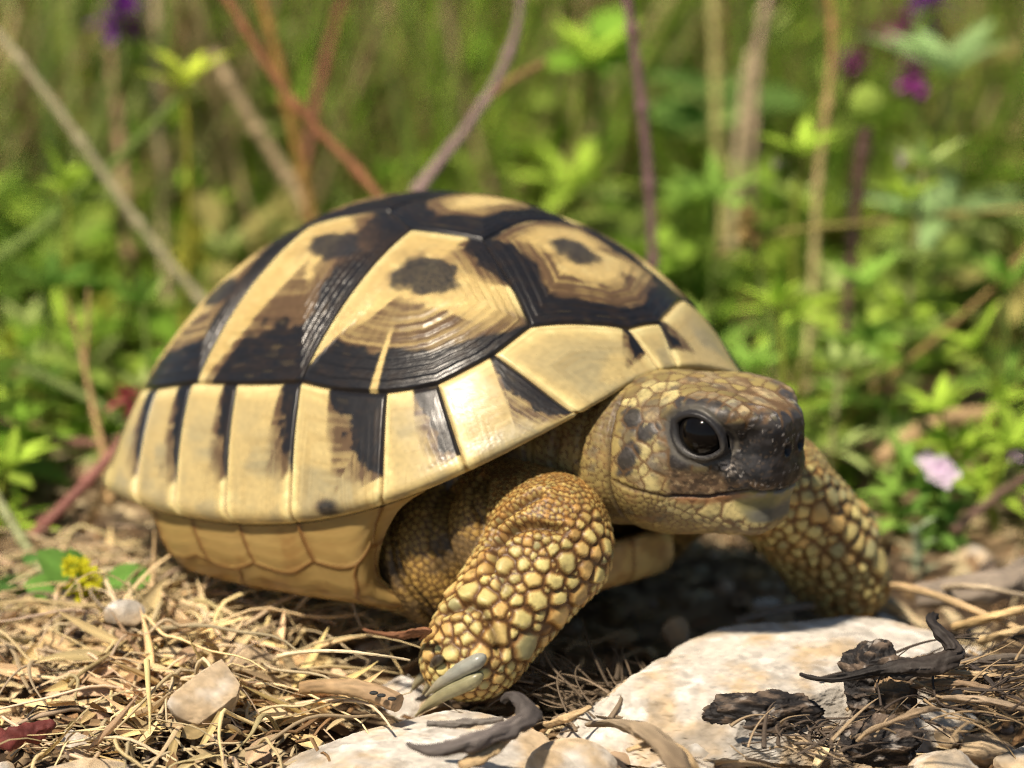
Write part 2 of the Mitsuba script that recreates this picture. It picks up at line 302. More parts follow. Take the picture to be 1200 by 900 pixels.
# head frame (f ahead, l to the tortoise's left, u up), turned a little away from the camera
_hy, _hp = math.radians(31), math.radians(-2)
HW = np.array([[math.cos(_hy) * math.cos(_hp), math.sin(_hy), -math.cos(_hy) * math.sin(_hp)], [-math.sin(_hy) * math.cos(_hp), math.cos(_hy), math.sin(_hy) * math.sin(_hp)], [math.sin(_hp), 0, math.cos(_hp)]])
HB = RB.T @ HW                       # head frame -> body frame
HO = np.array([78.9, -2.0, 38.7])
def head_pt(h): return HO + np.asarray(h, float) @ HB.T
def to_head(p): return (p - HO) @ HB

def mouth_u(f): return -7.8 + .25 * np.sin(f * .45 + .5) + .05 * np.maximum(f, 0)
EYE_C, EYE_R = (-1.0, 10.3, 3.0), 4.75
def eye_open(h):
    """Signed distance (mm) in the side view from the almond of the eyelids; h: head coordinates, either side."""
    x, z = h[:, 0] - EYE_C[0], h[:, 2] - EYE_C[2]; c, s = math.cos(.38), math.sin(.38)
    x, z = c * x - s * z, s * x + c * z
    return np.maximum(np.hypot(x, z - 1.5) - 5.15, np.hypot(x, z + 1.7) - 5.15)
def head_sdf(p):
    h = to_head(p); m = np.stack([h[:, 0], np.abs(h[:, 1]), h[:, 2]], 1)
    d = ell(m, (-9, 0, .2), (17, 14.2, 10.2))                    # skull
    d = smin(d, ell(m, (-13.0, 6.6, -6.2), (10.0, 9.4, 10.5)), 4)   # jaw muscle
    d = smin(d, rbox(m, (3.0, 0, -.4), (8.9, 8.0, 7.9), 4.6), 5) # snout
    d = smin(d, ell(m, (3.0, 7.0, -4.6), (7.5, 3.4, 4.2)), 3)
    d = smin(d, ell(m, (-1.0, 8.8, 6.6), (8.5, 4.6, 3.1)), 3.5)    # brow
    d = smin(d, ell(m, (-4.5, 10.8, -2.6), (5.5, 3.2, 3.4)), 2.5)  # cheek under the eye
    d = smin(d, rbox(m, (8.0, 0, -5.6), (3.5, 4.4, 3.6), 2.6), 2.5) # beak
    d = smin(d, ell(m, (-5.5, 8.4, -7.4), (7, 4.2, 4)), 3)
    jaw = smin(ell(m, (-3.5, 0, -11.6), (12.5, 10.2, 6.6)), rbox(m, (4.4, 0, -11.7), (5.6, 6.4, 4.9), 3.6), 3)
    jaw = smin(jaw, ell(m, (-12, 0, -11.5), (11, 11.8, 8.4)), 4)
    d = smin(d, jaw, 3.0)
    d = smin(d, cone(m, (-15, 0, -5), (-46, 0, -9), 13.2, 13.5), 4)  # neck
    d = smin(d, ell(m, (-22.0, 0, -6.5), (5.0, 15.4, 13.2)), 3.0)   # collar of loose skin
    ev = eye_open(m)
    d = smax(d, -np.maximum(ev, 9.0 - m[:, 1]), .8)                 # eye socket
    lid = np.hypot(np.abs(ev - .25), np.maximum(np.abs(m[:, 1] - 13.5 + .05 * ((m[:, 0] - EYE_C[0]) ** 2 + .6 * (m[:, 2] - EYE_C[2]) ** 2)) - .4, 0)) - .5
    d = smin(d, lid, .9)                                            # eyelids
    return d

ELR, WRR, FTR = (54.5, -27.5, 17.5), (50.0, -38.8, 4.4), (48.8, -43.0, -.8)
def leg_right(p):
    up = smin(cone(p, (36, -20, 22), (54, -25.5, 21.5), 12.0, 10.2), ell(p, (54.5, -26, 20.5), (11.0, 10.0, 11.4)), 3)
    up = smin(up, ell(p, (57.5, -26.5, 17.5), (8.6, 8.6, 9.0)), 3)
    lo = smin(cone(p, ELR, WRR, 11.3, 9.6), ell(p, FTR, (9.0, 8.2, 7.0)), 4)
    return smin(up, lo, 1.4)
ELL, WRL, FTL = (66.5, 26, 23.5), (67.0, 43, 8), (67.5, 48, 0)
def leg_left(p):
    d = cone(p, (36, 18, 25), ELL, 10.5, 9.0)
    d = smin(d, cone(p, ELL, WRL, 10.4, 10.6), 4)
    d = smin(d, ell(p, FTL, (9.6, 8.8, 7.6)), 4)
    return d
def pouch(p, s):
    d = ell(p, (28.5, s * 28, 14), (14.5, 14.0, 14.5))
    return smin(d, ell(p, (41, s * 26, 19), (8, 12, 12)), 2.0)
def hind(p, s):
    d = cone(p, (-30, s * 18, 16), (-30, s * 22, 8), 11, 9)
    return smin(d, cone(p, (-30, s * 22, 8), (-28, s * 23, -3.5), 8, 7), 4)
def torso(p):
    return smin(ell(p, (0, 0, 30), (48, 42, 24)), cone(p, (10, 0, 30), (50, 0, 34), 20, 12), 6)
def tail_sdf(p): return cone(p, (-50, 0, 14), (-66, -3, -2), 7, 3)

# ---- plastron with its bridge
def plastron_sdf(p):
    x, y = p[:, 0], np.abs(p[:, 1]); q = np.stack([x, y, 0 * x], 1)
    z0 = 4.6 + 1.2 * sstep(30, 46, x) + .008 * np.maximum(x - 26, 0) ** 2 + .004 * np.maximum(-x - 30, 0) ** 2
    def e2(cx, rx, ry):
        k = np.hypot((x - cx) / rx, y / ry); return (k - 1) * min(rx, ry)
    d = smin(e2(32, 20.5, 27.5), np.hypot(np.maximum(np.abs(x - 1) - 22, 0), np.maximum(y - 26, 0)) - 10, 5)
    d = smin(d, e2(-36, 20, 26), 5)
    d = smax(d, 2.0 - np.hypot(x - 55, y) , 2)       # notch at the throat
    h = np.abs(p[:, 2] - z0) - 2.6 - 2.0 * sstep(28, 44, x)
    return np.minimum(np.maximum(d + 2.4, h + 2.4), 0) + np.hypot(np.maximum(d + 2.4, 0), np.maximum(h + 2.4, 0)) - 2.4
def seam_mark(p, lines, width=.35):
    """1 on the brown seams (polylines in millimetres, x-y), 0 away from them."""
    d = np.full(len(p), 9.0)
    for a, b in lines:
        a, b = np.asarray(a, float), np.asarray(b, float); ab = b - a
        h = np.clip(((p - a) @ ab) / (ab @ ab), 0, 1)
        d = np.minimum(d, np.linalg.norm(p - a - h[:, None] * ab, axis=1))
    return np.exp(-(d / width) ** 2), d
PV, PF = surface_net(plastron_sdf, (-62, -44, -1), (58, 44, 20), .8)
wob = np.stack([fbm(PV * .12, 3), fbm(PV * .12 + 40, 3)], 1) - .5
sm_, sd_ = seam_mark(PV[:, :2] + 3 * wob, [((-60, 0), (60, 0)), ((34, -40), (40, 0)), ((34, 40), (40, 0)), ((22, -40), (18, 0)), ((22, 40), (18, 0)), ((8, -40), (6, 0)), ((8, 40), (6, 0)), ((-24, -40), (-20, 0)), ((-24, 40), (-20, 0)), ((-40, -30), (-44, 0)), ((-40, 30), (-44, 0))])
grow = np.sin(np.hypot(PV[:, 0] * .6, PV[:, 1]) * 1.5 + 6 * wob[:, 0])
pc = cmix(YEL * .85, OCH * .8, np.clip(.35 + .3 * grow + 1.0 * wob[:, 1], 0, 1))
pc = cmix(pc, np.array([.26, .13, .045]), sstep(.55, .72, fbm(PV * .18 + 9, 4)) * .7); pc = cmix(pc, np.array([.22, .11, .04]), sstep(.6, .95, np.sin(np.hypot(PV[:, 0] - 40, PV[:, 1] * .7) * 2.1 + 5 * wob[:, 1])) * .45)
pc = cmix(pc, np.array([.17, .085, .028]), np.clip(sm_ + .5 * np.exp(-(sd_ / 1.6) ** 2) * noise(PV * .8), 0, .9))
put('tortoise__plastron', to_world(PV), PF, 'shell_horn', color=np.clip(pc, 0, 1))

def bridge(sg):
    n, m = 260, 70
    t = np.radians(np.linspace(50, 122, n)); rim_ = dome(np.cos(t), np.sin(t) * sg); out = unit(dome_n(np.cos(t), np.sin(t) * sg) * [1, 1, 0])
    end = sstep(.0, .22, np.linspace(0, 1, n)) * sstep(0, .16, 1 - np.linspace(0, 1, n))
    A = rim_ - out * .55 + [0, 0, -.45]
    foot = np.stack([np.clip(rim_[:, 0] * .82 + 4, -30, 35), -sg * (36.0 - 9 * (1 - end)), 4.2 + 0 * t], 1)
    B = A + [0, sg * .5, -5.0]; B = B - out * (1 - end)[:, None] * 7
    C = lerp(B, foot, .52) + np.array([0, -sg * 5.2, -2.3]); C = C - out * (1 - end)[:, None] * 8
    q = np.linspace(0, 1, m)[:, None, None]
    knots = [0, .20, .60, 1.0]
    from scipy.interpolate import PchipInterpolator
    S = PchipInterpolator(knots, np.stack([A, B, C, foot]), axis=0)(q[:, 0, 0])
    V = S.reshape(-1, 3); T_ = np.tile(np.degrees(t), m); Q = np.repeat(q[:, 0, 0], n)
    i = np.arange(m * n).reshape(m, n)
    F = np.vstack([np.stack([i[:-1, :-1], i[1:, :-1], i[1:, 1:]], -1).reshape(-1, 3), np.stack([i[:-1, :-1], i[1:, 1:], i[:-1, 1:]], -1).reshape(-1, 3)])
    if sg < 0: F = F[:, ::-1]
    uvp = np.stack([T_ / 100, Q * .55], 1); w = np.stack([fbm(V * .15, 3), fbm(V * .15 + 50, 3)], 1) - .5
    # scalloped seam under the marginals, the marginals' own seams above it, plastron seams below
    scal = .30 + .075 * np.abs(np.sin(np.radians((T_ - 58) * 180 / 14.5))) + .03 * w[:, 0]
    d1 = np.abs(Q - scal) * 30
    dm = np.min([np.abs(T_ - b + 2.5 * Q * 3) for b in (58, 74.5, 88.5, 101, 112.5)], 0) * .9 + np.where(Q > scal, 9, 0)
    dp = np.min([np.abs(T_ - b - 9 * (Q - .3) + 6 * w[:, 0]) for b in (52, 63, 92)], 0) * .8 + np.where(Q < scal, 9, 0)
    d = np.minimum(np.minimum(d1, dm), dp)
    lines = np.sin((Q - scal) * 55 + 5 * w[:, 1] + .06 * (T_ - 75) ** 2 * .05) * .5 + .5
    c = cmix(YEL * .82, OCH * .8, np.clip(.25 * lines + .9 * Q * .6 + 1.1 * w[:, 1] + .1, 0, 1))
    c = cmix(c, np.array([.24, .10, .025]), np.clip(.25 * (1 - sstep(0, .35, np.abs(lines - .1))) * noise(V * .3) + .35 * sstep(.1, .35, w[:, 0]), 0, .6))
    c = cmix(c, np.array([.16, .075, .022]), np.clip(np.exp(-(d / .42) ** 2) * .9 + .45 * np.exp(-(d / 1.5) ** 2) * noise(V * .9), 0, .9))
    N = vnormals(V, F); V = V - N * (.35 * np.exp(-(d / .4) ** 2) + .05 * lines)[:, None]
    dirt = sstep(.50, .68, fbm(V * .22 + 70, 4)); c = cmix(c, np.array([.27, .15, .055]), dirt * .55 * sstep(.1, .5, Q))
    put('tortoise__plastron__bridge', to_world(V), F, 'shell_horn', color=np.clip(c * np.array([.84, .78, .70]), 0, 1))
for sg in (1, -1): bridge(sg)
# scales of the head: ahead, to its right, up, radius (mm), look
HEAD_SCALES = [(-8.9,10.5,8.3,1.61,'y'), (-9.8,6.2,9.6,1.11,'y'), (-12.6,7.2,8.9,1.02,'y'), (-14.5,9.5,7.4,1.45,'y'), (-15.9,10.3,6.4,0.94,'y'), (-15.2,5.4,9.2,0.94,'y'), (-8.2,3.4,10.1,1.54,'t'), (-5.8,1.3,10.2,1.20,'t'), (-1.6,2.9,9.8,1.87,'t'), (-1.5,-3.1,9.8,1.37,'t'), (-17.9,10.0,5.9,0.85,'y'), (-3.0,10.0,9.7,1.18,'t'), (-0.4,9.1,9.8,0.81,'t'), (1.7,9.1,9.6,0.81,'t'), (4.1,9.3,9.1,1.04,'g'), (3.7,12.1,7.8,1.03,'k'), (1.3,12.0,8.7,0.92,'k'), (-1.0,12.0,8.8,0.84,'k'), (-3.6,12.0,8.7,0.84,'k'), (-5.7,12.0,8.3,0.76,'k'), (5.1,11.8,7.4,0.83,'k'), (5.3,-0.7,8.2,3.23,'T'), (8.2,7.0,6.8,3.02,'G'), (6.7,-9.0,8.0,1.55,'T'), (11.3,0.7,5.1,1.86,'K'), (-14.7,13.1,3.9,1.61,'S'), (-11.3,12.4,5.3,1.35,'t'), (-10.7,14.5,1.9,1.86,'s'), (-11.3,15.3,-0.7,1.35,'y'), (-8.2,14.7,0.4,1.01,'y'), (-13.8,15.8,-3.1,1.86,'S'), (-12.6,16.0,-5.6,1.18,'S'), (-8.8,15.2,-6.7,1.66,'y'), (-6.1,14.0,-7.5,0.93,'y'), (-7.4,15.0,-2.9,1.69,'g'), (-4.2,14.5,-2.5,1.85,'q'), (-10.5,15.8,-5.0,0.76,'y'), (-10.8,15.7,-7.5,0.76,'t'), (-9.0,13.6,3.5,0.67,'t'), (-7.8,14.2,1.8,0.67,'t'), (-7.9,13.2,4.3,0.51,'t'), (-4.0,11.9,-10.9,1.19,'y'), (-5.7,12.8,-10.5,0.68,'y'), (-6.9,13.3,-10.8,0.61,'y'), (-0.9,10.9,-10.5,1.19,'y'), (0.5,9.9,-11.6,1.87,'y'), (4.5,8.1,-11.9,2.04,'y'), (-3.1,10.9,-12.2,0.68,'y'), (-5.1,11.6,-12.5,0.68,'y'), (-3.9,10.6,-13.4,0.77,'y'), (-2.0,9.7,-13.8,0.77,'y'), (-0.3,9.4,-13.6,0.65,'y'), (1.6,9.0,-13.2,0.76,'y'), (3.8,8.0,-13.4,0.76,'y'), (5.1,7.3,-13.9,0.76,'y'), (6.8,6.9,-13.3,0.76,'y'), (7.9,6.2,-13.9,0.76,'y'), (9.2,5.2,-13.5,0.68,'y'), (10.0,3.7,-13.2,0.68,'y'), (-7.9,13.5,-11.2,0.61,'y'), (-6.4,12.3,-12.3,0.61,'y'), (3.0,7.7,-14.6,0.61,'y'), (1.0,8.3,-14.7,0.61,'y'), (-0.9,8.3,-15.2,0.61,'y'), (5.8,6.5,-14.9,0.61,'y'), (-2.1,11.8,-9.5,0.68,'b'), (-3.6,12.4,-9.3,0.58,'b')]
RIGHT_LEG_SCALES = [(54.1,-39.4,20.0,1.36), (57.2,-38.5,20.3,1.17), (58.8,-37.0,21.8,0.83), (60.4,-36.3,21.4,0.85), (61.6,-35.1,22.3,0.78), (62.8,-33.7,22.8,0.74), (60.9,-34.8,23.8,0.62), (60.3,-35.7,23.0,0.68), (59.2,-37.5,20.4,0.75), (60.2,-37.2,19.6,0.78), (61.4,-36.0,20.2,0.84), (62.7,-34.7,20.9,1.18), (64.2,-32.6,21.5,1.06), (65.8,-30.0,20.6,1.51), (66.6,-27.0,19.3,1.56), (65.8,-28.0,22.5,1.55), (64.6,-30.9,23.2,1.22), (63.6,-30.9,25.1,1.01), (64.6,-29.2,24.8,1.05), (64.5,-27.5,25.9,1.19), (63.5,-29.9,26.2,0.71), (63.2,-28.6,27.5,0.86), (63.9,-26.5,27.1,1.01), (64.8,-24.9,25.6,1.15), (65.6,-25.8,23.7,1.44), (66.3,-24.1,19.8,1.74), (66.2,-26.2,15.3,1.86), (66.1,-29.4,16.7,1.76), (64.6,-33.0,18.4,2.01), (61.6,-36.5,18.2,1.41), (59.2,-38.6,18.2,1.22), (56.1,-40.4,17.8,1.78), (52.5,-42.0,16.4,1.30), (53.5,-42.6,15.3,1.11), (51.0,-44.4,13.0,2.10), (49.5,-42.6,15.2,1.37), (54.9,-43.9,12.4,1.81), (55.7,-42.5,14.4,1.12), (57.8,-41.6,13.5,1.28), (58.4,-40.2,15.6,1.05), (60.8,-38.1,15.6,1.55), (59.5,-40.0,14.1,0.94), (59.3,-40.8,12.0,1.31), (63.3,-34.8,15.1,1.65), (64.7,-31.7,14.4,1.39), (61.5,-37.9,11.8,1.95), (63.4,-33.6,11.7,1.62), (64.3,-29.4,11.6,2.30), (57.5,-43.2,10.2,1.41), (60.1,-40.4,8.6,2.03), (57.6,-44.5,6.2,2.24), (59.8,-39.2,3.2,2.65), (62.2,-32.9,7.6,2.70), (61.1,-37.4,6.7,0.78), (56.2,-47.5,2.4,1.98), (53.8,-48.2,5.2,1.24), (51.6,-50.1,2.7,1.65), (51.8,-48.1,7.0,1.08), (49.5,-48.7,6.3,1.11), (54.9,-46.7,7.2,1.09), (54.0,-49.0,3.0,0.75), (47.9,-49.4,4.7,1.19), (46.3,-50.3,1.9,1.40), (50.3,-51.0,-0.3,1.21), (56.8,-47.2,-0.7,1.05), (50.9,-47.4,8.6,0.95), (53.1,-46.9,8.5,0.70), (55.7,-45.0,9.4,0.95), (59.9,-34.3,3.1,1.27), (45.4,-48.3,5.2,1.27), (48.5,-50.3,3.0,0.90), (49.1,-46.2,10.5,1.27), (45.1,-42.9,12.0,1.78), (53.2,-40.2,19.0,0.79), (55.4,-38.3,21.4,0.75), (57.0,-37.6,22.0,0.72), (55.2,-37.1,23.6,0.76), (57.9,-36.0,24.5,0.64), (63.6,-31.8,24.2,0.62), (63.0,-32.7,24.0,0.51), (66.5,-25.2,17.6,1.17), (65.0,-26.7,12.4,1.01), (61.4,-34.1,6.0,1.42), (59.3,-41.8,6.1,1.06), (58.7,-42.2,9.5,0.68), (60.7,-39.3,10.3,0.62), (62.5,-36.2,13.5,0.63), (64.0,-32.9,13.4,0.64), (57.8,-40.0,16.9,0.51), (54.8,-41.8,16.1,0.54), (56.5,-41.6,15.3,0.52), (60.4,-37.9,17.3,0.50), (63.3,-34.6,18.1,0.61), (63.6,-34.4,16.8,0.62), (65.3,-31.3,16.1,0.66), (65.6,-31.1,18.5,0.64), (56.2,-45.4,7.7,0.74), (54.6,-48.1,4.2,0.61), (52.4,-49.2,4.4,0.64), (50.0,-49.6,4.4,0.69), (48.9,-51.0,1.0,0.88), (46.2,-49.6,3.4,0.84), (55.5,-48.6,0.3,0.75), (54.0,-49.5,1.3,0.61), (57.8,-45.7,1.1,0.87), (58.8,-43.3,2.2,1.02), (58.7,-42.3,-0.4,1.03), (57.8,-44.3,-2.3,1.02)]
LEFT_LEG_SCALES = [(89.7,3.6,32.7,1.57), (89.5,2.1,30.8,1.76), (76.6,22.8,25.7,1.15), (77.1,25.2,25.6,1.79), (76.8,29.0,25.3,1.24), (76.8,22.8,23.0,1.55), (77.3,26.2,22.7,0.99), (77.1,30.3,21.8,2.36), (76.2,35.1,21.0,1.55), (76.9,27.0,19.1,2.51), (76.0,22.4,19.8,1.58), (75.7,26.7,15.7,1.58), (75.2,23.2,17.4,1.56), (77.1,31.9,16.2,2.36), (77.1,32.0,18.9,1.02), (76.8,35.8,18.6,1.44), (76.7,38.4,16.9,1.60), (77.3,36.7,13.6,2.22), (77.4,38.8,11.0,2.34), (77.6,42.0,9.0,2.45), (77.1,46.1,6.0,2.78), (76.7,41.7,14.4,1.27), (74.0,45.0,16.8,1.92), (76.2,33.4,10.4,1.78), (76.5,31.6,13.2,1.19), (76.6,36.7,8.1,1.70), (73.9,28.2,11.1,1.38), (73.5,26.0,12.7,1.14), (76.7,27.0,26.8,0.96), (76.1,32.5,23.9,1.25), (75.6,20.3,22.8,1.02), (75.0,20.3,19.8,1.08), (73.7,21.5,16.6,1.21), (73.1,23.8,14.2,1.09), (75.7,29.5,13.0,1.00), (72.0,26.6,10.7,1.06), (74.6,32.0,8.4,1.36), (73.2,30.1,8.5,1.21), (75.3,34.8,6.8,1.36), (76.4,38.4,5.7,1.38), (77.2,40.7,6.0,1.42), (71.2,29.0,7.8,1.11), (73.4,33.6,5.3,1.22), (75.1,36.9,4.4,1.21), (71.8,32.1,5.3,1.10), (75.0,41.6,18.2,1.06), (76.3,24.8,28.0,1.00), (76.5,30.2,14.7,0.83), (76.5,45.4,12.0,1.28), (69.7,26.8,9.2,1.19), (70.4,23.2,12.8,1.20), (67.4,25.8,9.6,1.26), (69.4,21.8,13.4,1.24)]
CLAWS = [(-0.0071,-0.1600,0.0128), (-0.0079,-0.1599,0.0092), (-0.0136,-0.1574,0.0123)]
CREASES = [[(54.0,-41.5,16.9), (53.2,-39.4,20.1), (54.6,-37.4,23.0), (57.9,-36.0,24.5), (60.8,-34.4,24.6), (62.8,-33.0,24.0)], [(51.0,-38.9,20.4), (50.3,-36.7,22.9), (52.3,-35.8,25.5), (55.1,-34.4,27.9), (57.4,-32.3,29.7)], [(47.6,-47.1,8.6), (49.8,-46.7,9.9), (52.3,-45.9,10.6), (54.7,-45.3,10.0), (56.8,-44.9,7.4), (58.1,-44.6,3.2)]]
# ---- body mesh
HEADM = surface_net(head_sdf, (16, -26, 2), (100, 30, 62), .38)
LEGRM = surface_net(lambda p: smin(leg_right(p), pouch(p, -1), 1.2), (12, -62, -14), (78, -4, 46), .38)
LEGLM = surface_net(lambda p: smin(leg_left(p), pouch(p, 1), 1.2), (12, 2, -14), (88, 64, 42), .55)
HINDS = [surface_net(lambda p: hind(p, s), (-68, min(s * 6, s * 60), -18), (-16, max(s * 6, s * 60), 36), 1.0) for s in (1, -1)]
TORSO = surface_net(torso, (-55, -50, 0), (80, 50, 62), 1.4)
TAILM = surface_net(tail_sdf, (-75, -14, -10), (-38, 14, 26), .8)
_M = [manifold3d.Manifold(manifold3d.Mesh(vert_properties=m[0].astype(np.float32), tri_verts=m[1].astype(np.uint32))) for m in (HEADM, LEGRM, LEGLM, *HINDS, TORSO, TAILM)]
_U = manifold3d.Manifold.batch_boolean(_M, manifold3d.OpType.Add)
_U = max(_U.decompose(), key=lambda m: m.volume()).to_mesh()
BV, BF = np.array(_U.vert_properties[:, :3], float), np.array(_U.tri_verts, int)
BN = vnormals(BV, BF)
sd = np.abs(np.stack([head_sdf(BV), np.minimum(leg_right(BV), 9e9), pouch(BV, -1), leg_left(BV), pouch(BV, 1), np.minimum(hind(BV, 1), hind(BV, -1)), np.minimum(torso(BV), tail_sdf(BV))]))
REG = sd.argmin(0)         # 0 head, 1 right foreleg, 2 its soft skin, 3 left foreleg, 4 its soft skin, 5 hind legs, 6 hidden trunk
BH = to_head(BV); BHm = BH * [1, np.nan, 1]; BHm[:, 1] = np.abs(BH[:, 1])

def mouth_line(f): return np.interp(f, [-6, .5, 3.6, 8, 11, 13], [-9.3, -8.8, -7.9, -6.7, -7.3, -7.9])
eye_r = eye_open(BHm) + 3.7 + np.where(BHm[:, 1] < 8, 9, 0)
def is_beak(h):
    """How far a point of the head lies on the smooth horny beak."""
    m = mouth_line(h[:, 0])
    up = sstep(1.5, 4.0, h[:, 0] + .25 * (h[:, 2] + 4)) * sstep(5.2, 4.2, h[:, 2] - .0 * h[:, 0]) * (h[:, 2] > m)
    lo = sstep(3.2, 5.2, h[:, 0] + .55 * (h[:, 2] + 9)) * sstep(-14.2, -13.2, h[:, 2]) * (h[:, 2] <= m)
    lab = sstep(-7, -5.5, h[:, 0]) * sstep(4, 2.5, h[:, 0]) * sstep(-3.2, -4.4, h[:, 2]) * (h[:, 2] > m)
    return up, lo, lab
B_UP, B_LO, B_LAB = is_beak(BHm)

def fill(idx, radius, fixed_p, fixed_r, seed, pack=.86):
    """Seeds of small scales thrown over the vertices idx, clear of the fixed ones; radius(points) gives their size."""
    g = np.random.default_rng(seed); idx = g.permutation(idx); P = BV[idx]; R = radius(P)
    big = cKDTree(fixed_p) if len(fixed_p) else None
    if big is not None:
        dd, jj = big.query(P, k=min(6, len(fixed_p))); ok = ((dd - fixed_r[jj] * .95) > (R * .8)[:, None]).all(1); P, R = P[ok], R[ok]
    cell = 2.2; grid = {}; keep = []
    keys = np.floor(P / cell).astype(int)
    for n, (p, r, k) in enumerate(zip(P, R, map(tuple, keys))):
        good = True
        for a in (-1, 0, 1):
            for b in (-1, 0, 1):
                for c in (-1, 0, 1):
                    for q in grid.get((k[0] + a, k[1] + b, k[2] + c), ()):
                        d = P[q] - p
                        if d[0] * d[0] + d[1] * d[1] + d[2] * d[2] < (pack * (r + R[q])) ** 2: good = False; break
                    if not good: break
                if not good: break
            if not good: break
        if good: grid.setdefault(k, []).append(n); keep.append(n)
    return P[keep], R[keep]

LOOK = {'y': (.50, .42, .19), 't': (.34, .26, .14), 'T': (.46, .36, .20), 'g': (.21, .18, .13), 'k': (.055, .048, .042), 'K': (.035, .033, .035), 'G': (.075, .07, .07), 'S': (.36, .29, .12), 's': (.36, .30, .14), 'q': (.22, .19, .12), 'b': (.26, .12, .05)}
disp = np.zeros(len(BV)); col = np.full((len(BV), 3), .1); LAB = np.full(len(BV), -1); GAP = np.zeros(len(BV))
n_lab = 0; BIG = []

def cells(mask, P, R, n_big, height, dome_, tilt=0, axis=(0, 0, -1), gapw=.30):
    """Nearest and second nearest scale (by distance less radius) of each vertex in mask: relief, gap distance, cell, place in the cell."""
    global n_lab
    V = BV[mask]; tree = cKDTree(P); k = min(10, len(P)); dd, jj = tree.query(V, k=k)
    if n_big:
        db, jb = cKDTree(P[:n_big]).query(V, k=min(5, n_big)); dd = np.hstack([dd, db]); jj = np.hstack([jj, jb])
    D = dd - R[jj]; o = np.argmin(D, 1); rows = np.arange(len(V)); first = jj[rows, o]; D1 = D[rows, o]
    D2 = np.where(jj == first[:, None], 9, D).min(1)
    g = np.minimum((D2 - D1) / 2, 1.2 * R[first]); r = R[first]; d = D1 + r
    prof = sstep(0, gapw * r + .10, g)
    rel = height * np.minimum(r, 2.6) ** .8 * prof + dome_ * r * (1 - np.clip(d / r, 0, 1.3) ** 2) * prof
    if tilt: rel = rel + tilt * ((V - P[first]) @ unit(axis)) * prof
    lab = np.where(first < n_big, first + n_lab, -1); n_lab += n_big
    return rel, g, first, d / r, prof, lab

def scale_tint(first, seed, lo=.8, hi=1.18):
    return (np.random.default_rng(seed).uniform(lo, hi, first.max() + 1))[first]

# forelegs and their soft skin
def spline3(pts): pts = np.asarray(pts); w = np.linspace(0, len(pts) - 1, 60); return np.stack([np.interp(w, np.arange(len(pts)), pts[:, k]) for k in range(3)], 1)
def do_leg(reg, seeds, seed, axis, fine):
    m = np.where(REG == reg)[0]; S = np.array(seeds); P0, R0 = S[:, :3], S[:, 3] * 1.2
    P1, R1 = fill(m, lambda p: fine * (.75 + .6 * noise(p * .16 + seed)) * (1 - .52 * sstep(16, 22, p[:, 2] + .25 * (50 - p[:, 0]))), P0, R0, seed)
    P, R = np.vstack([P0, P1]), np.r_[R0, R1]
    rel, g, first, q, prof, lab = cells(m, P, R, len(P0), .32, .09, .22, axis, gapw=.34)
    v = BV[m]; n = noise(v * 1.1 + seed)
    t = scale_tint(first, seed); hue = np.random.default_rng(seed + 1).uniform(0, 1, first.max() + 1)[first]
    pale = cmix(np.array([.60, .51, .20]), np.array([.54, .36, .13]), sstep(.45, .95, hue)); pale = cmix(pale, np.array([.30, .29, .15]), (hue < .10) * .8)
    c = cmix(np.array([.36, .18, .045]), pale, np.clip(sstep(.30, .98, prof) * (1.25 - .75 * q * q) * (.72 + .5 * n), 0, 1)) * t[:, None]
    ringy = .5 + .5 * np.sin(q * 15 + 3 * n); c = c * (1 - .10 * ringy * sstep(.3, .8, q))[:, None]
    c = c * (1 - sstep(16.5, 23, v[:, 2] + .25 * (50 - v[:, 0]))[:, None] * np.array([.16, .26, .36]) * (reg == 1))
    c = cmix(c, np.array([.095, .045, .016]), 1 - sstep(.05, .72, prof))
    grime = sstep(.55, .75, fbm(v * .28 + seed * 3, 3)); c = cmix(c, np.array([.09, .05, .022]), grime * .55)
    speck = sstep(.80, .88, noise(v * 5.5)) * sstep(.55, .7, noise(v * .35 + 9)) * (1 - prof * .6); c = cmix(c, np.array([.55, .48, .36]), speck * .6)
    if reg == 1:
        for cr, dep in zip(CREASES, (1.5, 1.1, .9)):
            cr = spline3(cr); dd = cKDTree(cr).query(v)[0]; gv_ = np.exp(-(dd / .75) ** 2); rel = rel - dep * gv_ + .5 * np.exp(-((dd - 1.9) / 1.2) ** 2); c = cmix(c, np.array([.07, .035, .014]), gv_ * .8)
    disp[m] = rel + .05 * (noise(v * 2.2) - .5) + .04 * speck; col[m] = c; LAB[m] = lab; GAP[m] = g
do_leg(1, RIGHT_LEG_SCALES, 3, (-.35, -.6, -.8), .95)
do_leg(3, LEFT_LEG_SCALES, 4, (.1, .5, -.8), 1.1)
for reg, seed, fine in ((2, 5, .62), (4, 6, .9), (5, 8, 1.6)):
    m = np.where(REG == reg)[0]; v = BV[m]
    fold = np.sin(v[:, 0] * .62 + .28 * v[:, 2] + 3.2 * fbm(v * .09 + seed, 3)); crease = np.exp(-((fold + .75) / .35) ** 2)
    P, R = fill(m, lambda p: fine * (.8 + .5 * noise(p * .25)), np.zeros((0, 3)), np.zeros(0), seed)
    rel, g, first, q, prof, lab = cells(m, P, R, 0, .13, .10, gapw=.45)
    t = scale_tint(first, seed, .75, 1.2)
    c = cmix(np.array([.10, .052, .018]), np.array([.34, .215, .06]), sstep(.05, .8, prof)) * t[:, None]
    c = cmix(c, np.array([.075, .050, .024]) * (1 + .6 * prof[:, None]), sstep(.55, .68, fbm(v * .11 + seed * 5, 3)) * .85)
    disp[m] = rel - 1.0 * crease * (reg in (2, 4)); col[m] = c * (1 - .35 * crease)[:, None]

